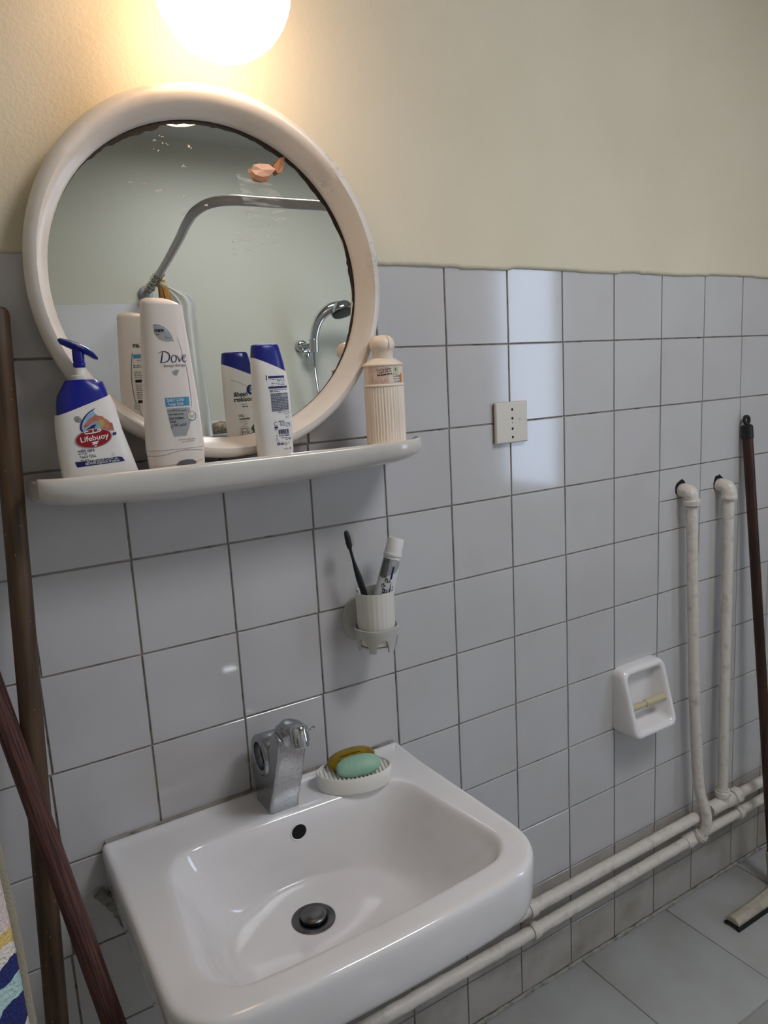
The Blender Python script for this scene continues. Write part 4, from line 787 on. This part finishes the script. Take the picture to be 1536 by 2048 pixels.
# ------------------------------------------------------------------ toilet paper holder
th = empty('toilet_paper_holder', (.372, 0, .63), 'white ceramic recessed toilet paper holder on the wall left of the vertical pipes', 'toilet paper holder')
tx0, tx1 = .297, .447; F = lambda i, y0_, y1_, zt_, zb_: [Vector((q.x, lerp(y1_, y0_, (q.y-zb_)/(zt_-zb_)), q.y)) for q in rpoly([(tx0+i, zb_+i), (tx1-i, zb_+i), (tx1-i, zt_-i), (tx0+i, zt_-i)], [.018-i*.3]*4, 5, 3)]
ZT, ZB = .7275, .568
lp = [F(.0, 0, 0, ZT, ZB), F(0, -.016, -.050, ZT, ZB), F(.001, -.024, -.066, ZT, ZB), F(.004, -.028, -.072, ZT, ZB), F(.009, -.029, -.0735, ZT, ZB), F(.014, -.027, -.071, ZT, ZB), F(.017, -.020, -.060, ZT, ZB), F(.021, -.006, -.018, ZT, ZB), F(.028, -.0045, -.006, ZT, ZB), F(.045, -.004, -.004, ZT, ZB)]
mk('holder_body', loft(lp), M['ceramic'], th, angle=60)
ra, rb = Vector((.311, -.040, .635)), Vector((.434, -.040, .635)); dd = (rb-ra).normalized()
mk('roller', lathe_on([(.0085, .052), (.0092, .053), (.0092, .118), (.0075, .121), (.004, .123)], ra, dd, 20), M['roller'], th)
mk('roller_end', lathe_on([(.004, -.002), (.0075, 0), (.0082, .003), (.0082, .040), (.0070, .042), (.0070, .054)], ra, dd, 20), M['roller'], th)
# ------------------------------------------------------------------ pipes
PR = .0142
def wob(pts, n=40, amp=.0016):
    P = [Vector(q) for q in pts]; out = []
    for k in range(n+1):
        t = k/n*(len(P)-1); i = min(int(t), len(P)-2); q = P[i].lerp(P[i+1], t-i); out.append(q + Vector((0, amp*noise.noise((k*.6, 1, 0))*.6, amp*noise.noise((k*.6, 5, 2)))))
    return out
def clamp(parent, x, y, z):
    lp = []
    for k in range(25):
        a = 2*math.pi*k/24; lp.append([(x+dx_, y+r*math.cos(a), z+r*math.sin(a)) for r, dx_ in ((PR-.001, -.009), (PR+.0035, -.0095), (PR+.0045, 0), (PR+.0035, .0095), (PR-.001, .009))])
    mk('pipe_clamp', loft(lp, False, False), M['pipe'], parent)
    mk('clamp_screw', tube([(x, 0, z-.004), (x, y+PR*.7, z-.002)], .006, 8), M['pipe'], parent)
def fitting(parent, name, path, r, n=6): mk(name, tube(spline(path, n), r, 14, jitter=.03, rnd=rnd), M['pipe'], parent)
ZU, ZL, YP = .2515, .1915, -.034
wp = empty('upper_water_pipe', (.683, -.034, ZU), 'upper white-painted water pipe along the wall with the right-hand riser', 'pipe')
mk('horizontal_run', tube(wob([(-.62, YP, ZU-.002), (0, YP, ZU), (.62, YP, ZU+.003)], 70), PR, 14), M['pipe'], wp)
mk('horizontal_run', tube(wob([(.70, YP, ZU+.003), (1.1, YP, ZU+.001), (XR-.001, YP, ZU)], 40), PR*.97, 14), M['pipe'], wp)
mk('riser', tube(wob([(.682, -.030, 1.094), (.683, -.031, .80), (.685, -.032, .50), (.6865, YP, .285)], 50), PR*.97, 14), M['pipe'], wp)
fitting(wp, 'elbow', [(.6805, .0015, 1.1165), (.6805, -.014, 1.1175), (.681, -.027, 1.112), (.6818, -.0305, 1.098), (.682, -.0305, 1.086)], [.0165]*4+[.0172]*5+[.0178]*6+[.0185]*6+[.0195]*4)
fitting(wp, 'tee', [(.630, YP, ZU+.002), (.652, YP, ZU+.003), (.688, YP, ZU+.003), (.722, YP, ZU+.003)], [.0165]*3+[.0195]*2+[.018]*9+[.0200]*5)
fitting(wp, 'tee_collar', [(.687, YP, ZU+.012), (.6868, YP, ZU+.024), (.6866, YP, ZU+.034), (.6865, YP, ZU+.044)], [.0172]*6+[.0195]*9+[.0172]*4)
fitting(wp, 'union_nut', [(.724, YP, ZU+.003), (.732, YP, ZU+.003), (.748, YP, ZU+.003), (.757, YP, ZU+.003)], [.0165]*3+[.0215]*13+[.0165]*3)
clamp(wp, -.002, YP, ZU)
lw = empty('lower_water_pipe', (.56, -.034, ZL), 'lower white-painted water pipe along the wall with the left-hand bent riser', 'pipe')
mk('horizontal_run', tube(wob([(-.62, YP, ZL-.003), (0, YP, ZL), (.58, YP, ZL+.006)], 70), PR, 14), M['pipe'], lw)
mk('horizontal_run', tube(wob([(.57, YP, ZL+.006), (1.1, YP, ZL+.008), (XR-.001, YP, ZL+.008)], 40), PR*.9, 14), M['pipe'], lw)
rp = spline([(.537, -.030, 1.086), (.546, -.032, .85), (.556, -.034, .62), (.567, -.038, .43), (.573, -.044, .335), (.583, -.054, .285), (.586, -.057, .245), (.580, -.050, .213), (.573, -.040, .200)], 8)
mk('riser', tube(rp, PR*.97, 14, jitter=.015, rnd=rnd), M['pipe'], lw)
fitting(lw, 'elbow', [(.5345, .0015, 1.1215), (.5345, -.014, 1.1225), (.535, -.027, 1.117), (.5363, -.0305, 1.103), (.5368, -.0305, 1.090)], [.0165]*4+[.0172]*5+[.0178]*6+[.0168]*4+[.0205]*3+[.0200]*3)
fitting(lw, 'tee', [(.530, YP, ZL+.005), (.552, YP, ZL+.006), (.575, YP, ZL+.006), (.602, YP, ZL+.007)], [.0165]*3+[.0192]*2+[.0178]*9+[.0185]*5)
fitting(lw, 'tee_collar', [(.5725, -.040, .201), (.577, -.046, .207), (.5815, -.0515, .2145)], [.0165]*4+[.0192]*6+[.0165]*3)
clamp(lw, .006, YP, ZL); clamp(lw, .760, YP, ZL+.007)
# ------------------------------------------------------------------ squeegee
sq = empty('floor_squeegee', (.80, -.12, 0), 'floor squeegee with dark brown wooden handle leaning on the wall at far right', 'squeegee')
ht, hb_ = Vector((.770, -.0155, 1.258)), Vector((.803, -.112, .072))
mk('handle', tube([hb_.lerp(ht, k/12) for k in range(13)], .0128, 16), M['wood_brown'], sq)
u = (ht-hb_).normalized(); mk('handle_cap', lathe_on([(.0128, -.032), (.0142, -.031), (.0142, 0), (.010, .004)], ht, u, 18), M['black'], sq)
lp = []
for k in range(17):
    a = 2*math.pi*k/16; lp.append([ht + u*(.016+r*math.sin(a)) + Vector((r*math.cos(a), 0, 0)) + Vector((0, y, 0)) for r, y in ((.0065, -.003), (.0125, -.003), (.0125, .003), (.0065, .003))])
mk('hanging_loop', loft(lp, False, False), M['black'], sq)
mk('socket', tube([(.8045, -.1165, .030), (.8035, -.1135, .055), (.8022, -.1095, .102)], [.017, .016, .0165], 18), M['squeegee'], sq)
lp = []
for x, k in ((.575, .9), (.578, 1), (.66, 1.0), (.74, 1.12), (.775, 1.45), (.80, 1.6), (.83, 1.45), (.865, 1.12), (.94, 1), (1.022, 1), (1.025, .9)):
    yc = -.148+.0; lp.append([(x, yc-.016, .013), (x, yc-.017, .020*k), (x, yc-.006+.01*(k-1), .030*k), (x, yc+.010+.02*(k-1), .031*k), (x, yc+.021, .021*k), (x, yc+.020, .013)])
mk('head', loft(lp), M['squeegee'], sq, bevel=.003)
mk('rubber_blade', loft([[(x, -.161, .0145), (x, -.166, .004), (x, -.1665, .0005), (x, -.1605, .0005), (x, -.152, .009), (x, -.137, .009), (x, -.1295, .0005), (x, -.1255, .0005), (x, -.1235, .006), (x, -.131, .0145)] for x in (.5735, .70, .85, 1.0265)]), M['rubber'], sq, smooth=False)
# ------------------------------------------------------------------ broom sticks at left
def stick(name, a, b, r, m, label):
    o = empty(name, b, label, 'stick'); A, B = Vector(a), Vector(b); d = (A-B).normalized(); L = (A-B).length
    q = d.to_track_quat('Z', 'Y'); o.rotation_mode = 'QUATERNION'; o.rotation_quaternion = q
    mk('shaft', lathe([(r*.4, 0), (r*.9, .001), (r, .004)] + [(r*(1+.02*noise.noise((k*.7, r*99, 0))), lerp(.01, L-.012, k/24)) for k in range(25)] + [(r*.97, L-.006), (r*.75, L-.0015), (r*.3, L)], 20), m, o, world=False)
    return o
d1 = (Vector((-.9625, -.120, .567)) - Vector((-.9005, -.0185, 1.5525))); k = 1.5525/-d1.z
s1 = stick('broomstick', (-.9005, -.0185, 1.5525), tuple(Vector((-.9005, -.0185, 1.5525)) + d1*k), .0152, M['wood_dark'], 'dark brown speckled broomstick standing upright against the tiles left of the shelf')
g = G(); rs = random.Random(3); L = (d1*k).length
for q in range(70):
    a, z = rs.uniform(0, 6.28), rs.uniform(.3, L-.05); r = .01535; h = rs.uniform(.0008, .0035); w = rs.uniform(.03, .055)
    g.add(([(r*math.cos(a+e), r*math.sin(a+e), z+t) for e, t in ((0, 0), (w, h*.2), (w*.8, h), (0, h*.9))], [(0, 1, 2, 3)]))
mk('paint_speck', g, M['ink_tan'], s1, smooth=False, world=False, kind='stuff', label='tiny pale specks on the dark wood')
d2 = Vector((-.903, -.235, .622)) - Vector((-.985, -.026, 1.118)); k2 = 1.118/-d2.z
A2 = Vector((-.985, -.026, 1.118)); B2 = A2 + d2*k2
stick('mop_handle', tuple(A2 - d2*.05), tuple(B2), .0142, M['wood_red'], 'slanted reddish weathered wooden stick crossing in front of the dark broomstick')
# ------------------------------------------------------------------ towel on a rail at the left wall
TD, TN = Vector((.73, .683, 0)).normalized(), Vector((.683, -.73, 0)).normalized(); TL = .25
def tw(u, w):
    e = Vector((-1.0160, -.600, 0)) - TD*TL*(1-u); r = .0135
    if w < .84: z = lerp(.32, 1.196, w/.84); off = r
    elif w < .92: a = (w-.84)/.08*math.pi; z = 1.196+r*math.sin(a); off = r*math.cos(a)
    else: z = lerp(1.196, 1.0, (w-.92)/.08); off = -r
    fold = (.006*math.sin(u*8+z*2) + .008*noise.noise((u*3, z*4, 1)))*min(1, max(0, (1.19-z)/.2)) if w < .84 else 0
    p = e + TN*(off+fold) + Vector((-.05*(z-1.06), 0, z)) if w < .84 else e + TN*off + Vector((-.05*(z-1.06), 0, z))
    return p
towel = empty('bath_towel', (-1.09, -.69, .32), 'patterned terry towel in navy, yellow and pink hanging at the left edge', 'towel')
tc = mk('terry_cloth', sheet(tw, 30, 75), M['towel'], towel, fix=False, angle=80)
sm_ = tc.modifiers.new('thickness', 'SOLIDIFY'); sm_.thickness = .007; sm_.offset = 0
mk('hem', tube([tw(1, k/60*.84) + TD*.001 for k in range(61)], .0056, 10, flat=.8), M['towel_hem'], towel, label='tan woven hem along the towel edge')
rail = empty('towel_rail', (XL, -.83, 1.196), 'chrome swing-arm towel rail on the left wall under the patterned towel', 'towel rail')
r0 = Vector((-1.0265, -.600, 1.196)) - TD*.04; r1 = r0 - TD*.29
mk('bar', tube([r0, r1], .0085, 14), M['chrome'], rail)
mk('bracket', tube([r1 + TD*.01, (XL, r1.y, 1.196)], .010, 12), M['chrome'], rail)
mk('wall_rose', lathe([(.024, 0), (.024, .006), (.012, .010)], 20, (XL, r1.y, 1.196), 'x'), M['chrome'], rail)
# ------------------------------------------------------------------ seen in the mirror: shower rail, bath brush, hand shower, loofah
rd = empty('shower_rail', (-.19, YB, 2.01), 'grey curved shower curtain rail seen in the mirror', 'shower rail')
rp = [(-.184, YB+.001, 2.01), (-.200, -2.15, 2.01), (-.228, -1.80, 2.01), (-.262, -1.45, 2.01), (-.285, -1.25, 2.01), (-.290, -1.13, 2.01), (-.270, -1.045, 2.01), (-.215, -1.008, 2.01), (-.12, -1.008, 2.01), (.2, -1.010, 2.01), (.8, -1.013, 2.01), (XR-.001, -1.015, 2.01)]
mk('rail_tube', tube(spline(rp, 10), .0145, 16), M['rod'], rd)
mk('wall_flange', lathe([(.034, 0), (.034, .012), (.024, .022), (.014, .026)], 24, (-.184, YB, 2.01), 'y'), M['rod'], rd) if False else mk('wall_flange', lathe_on([(.032, 0), (.032, .014), (.022, .030), (.014, .034)], Vector((-.184, YB+.0005, 2.01)), Vector((0, 1, 0)), 24), M['rod'], rd)
tw_ = empty('twine', (-.19, -2.26, 2.01), 'grey twine wound round the shower rail in the mirror', 'twine')
pts = []
for k in range(110):
    t = k/109; y = lerp(-2.335, -1.97, t); x = -.1875 - .0265*t; a = t*2*math.pi*5.2; r = .0178+.003*math.sin(k*1.7); pts.append((x+r*math.cos(a), y, 2.01+r*math.sin(a)))
mk('winding', tube(pts, .0028, 6), M['twine'], tw_)
bb = empty('bath_brush', (-.205, -1.99, 1.62), 'straw bath brush hanging from the shower rail in the mirror', 'brush')
g = G(); rb_ = random.Random(9)
for k in range(60):
    a = rb_.uniform(0, 6.28); r = math.sqrt(rb_.random()); c_, s_ = r*math.cos(a), r*math.sin(a)
    g.add(tube([(-.208+.012*c_, -1.99+.012*s_, 1.985), (-.196+.026*c_, -1.99+.020*s_, 1.90), (-.184+.040*c_, -1.99+.026*s_, 1.78), (-.178+.046*c_, -1.99+.028*s_, 1.62)], .0036, 5))
mk('straw', g, M['bristle'], bb, kind='stuff')
mk('tie', lathe([(.014, 0), (.019, .008), (.019, .016), (.014, .024)], 16, (-.208, -1.99, 1.955)), M['twine'], bb)
bg = empty('plastic_bag', (-.10, -2.06, 1.30), 'milky plastic bag hanging beside the straw brush in the mirror', 'bag')
lp = []
for z, cx, w, d in ((1.985, -.188, .008, .008), (1.97, -.172, .016, .012), (1.955, -.150, .032, .018), (1.935, -.126, .048, .022), (1.905, -.110, .046, .024), (1.86, -.108, .040, .022), (1.75, -.104, .040, .022), (1.6, -.098, .042, .022), (1.45, -.092, .042, .02), (1.30, -.090, .040, .016)):
    lp.append([(cx+w*math.cos(a)*(1+.16*math.sin(5*a+z*3)), -2.06+d*math.sin(a)*(1+.3*math.sin(7*a+z*9)), z) for a in [2*math.pi*k/40 for k in range(40)]])
mk('bag_film', loft(lp), M['bag'], bg, angle=80)
hs = empty('hand_shower', (.552, YB, 1.73), 'chrome hand shower in a wall clip with metal hose seen in the mirror', 'shower head')
mk('wall_rose', lathe_on([(.026, 0), (.030, .006), (.028, .028), (.020, .036), (.010, .038)], Vector((.532, YB+.0005, 1.755)), Vector((0, 1, 0)), 24), M['chrome'], hs)
mk('clip_ball', lathe_on([(.004, -.02), (.016, -.014), (.020, 0), (.016, .014), (.004, .02)], Vector((.538, YB+.046, 1.712)), Vector((0, 1, 0)), 20), M['chrome'], hs)
mk('clip', lathe_on([(.022, -.032), (.0245, -.030), (.0245, .030), (.022, .032)], Vector((.572, YB+.075, 1.748)), Vector((.02, .12, 1)).normalized(), 20), M['chrome'], hs)
mk('clip_arm', tube([(.535, YB+.034, 1.752), (.572, YB+.075, 1.748)], .012, 12), M['chrome'], hs)
hp = spline([(.572, YB+.073, 1.715), (.575, YB+.079, 1.775), (.586, YB+.095, 1.835), (.612, YB+.115, 1.885), (.650, YB+.135, 1.915), (.690, YB+.15, 1.922)], 6)
mk('handle', tube(hp, [lerp(.019, .027, k/len(hp)) for k in range(len(hp))], 16), M['chrome'], hs)
hd = Vector((.10, .28, -.95)).normalized(); hc = Vector((.702, YB+.156, 1.912))
mk('spray_head', lathe_on([(.016, -.030), (.044, -.020), (.058, .004), (.060, .014), (.058, .022)], hc, hd, 32), M['chrome'], hs)
mk('spray_face', lathe_on([(.054, .020), (.052, .031), (.024, .034), (.001, .034)], hc, hd, 32), M['black'], hs)
hz = spline([(.572, YB+.073, 1.716), (.570, YB+.068, 1.64), (.578, YB+.06, 1.54), (.592, YB+.055, 1.40), (.60, YB+.05, 1.2), (.57, YB+.05, 1.0), (.5, YB+.05, .95), (.46, YB+.03, 1.05)], 40)
mk('hose', tube(hz, [.0078 if k % 2 else .0064 for k in range(len(hz))], 10), M['chrome'], hs)
tr = empty('corner_soap_tray', (.07, YB, 1.345), 'small grey tray under the loofah seen in the mirror', 'tray')
mk('tray', lathe([(.05, 0), (.078, .006), (.08, .014), (.074, .014), (.05, .008)], 32, (.06, YB+.079, 1.350), sx=1.15), M['holder'], tr)
lf = empty('loofah', (.068, YB+.075, 1.360), 'brown natural loofah sponge on the small tray in the mirror', 'sponge')
v, f = lathe([(.030*math.sin(math.pi*(k+.1)/12.2)*1.6, .031-.031*math.cos(math.pi*(k+.1)/12.2)) for k in range(13)], 28, (.068, YB+.075, 1.358), sx=1.2)
mk('sponge_body', ([(x+.009*noise.noise((x*50, y*50, z*50)), y+.009*noise.noise((x*50+7, y*50, z*50)), z+.007*noise.noise((x*60, y*60+9, z*60))) for x, y, z in v], f), M['sponge'], lf, sub=1)
bpy.data.objects.remove(_fo)
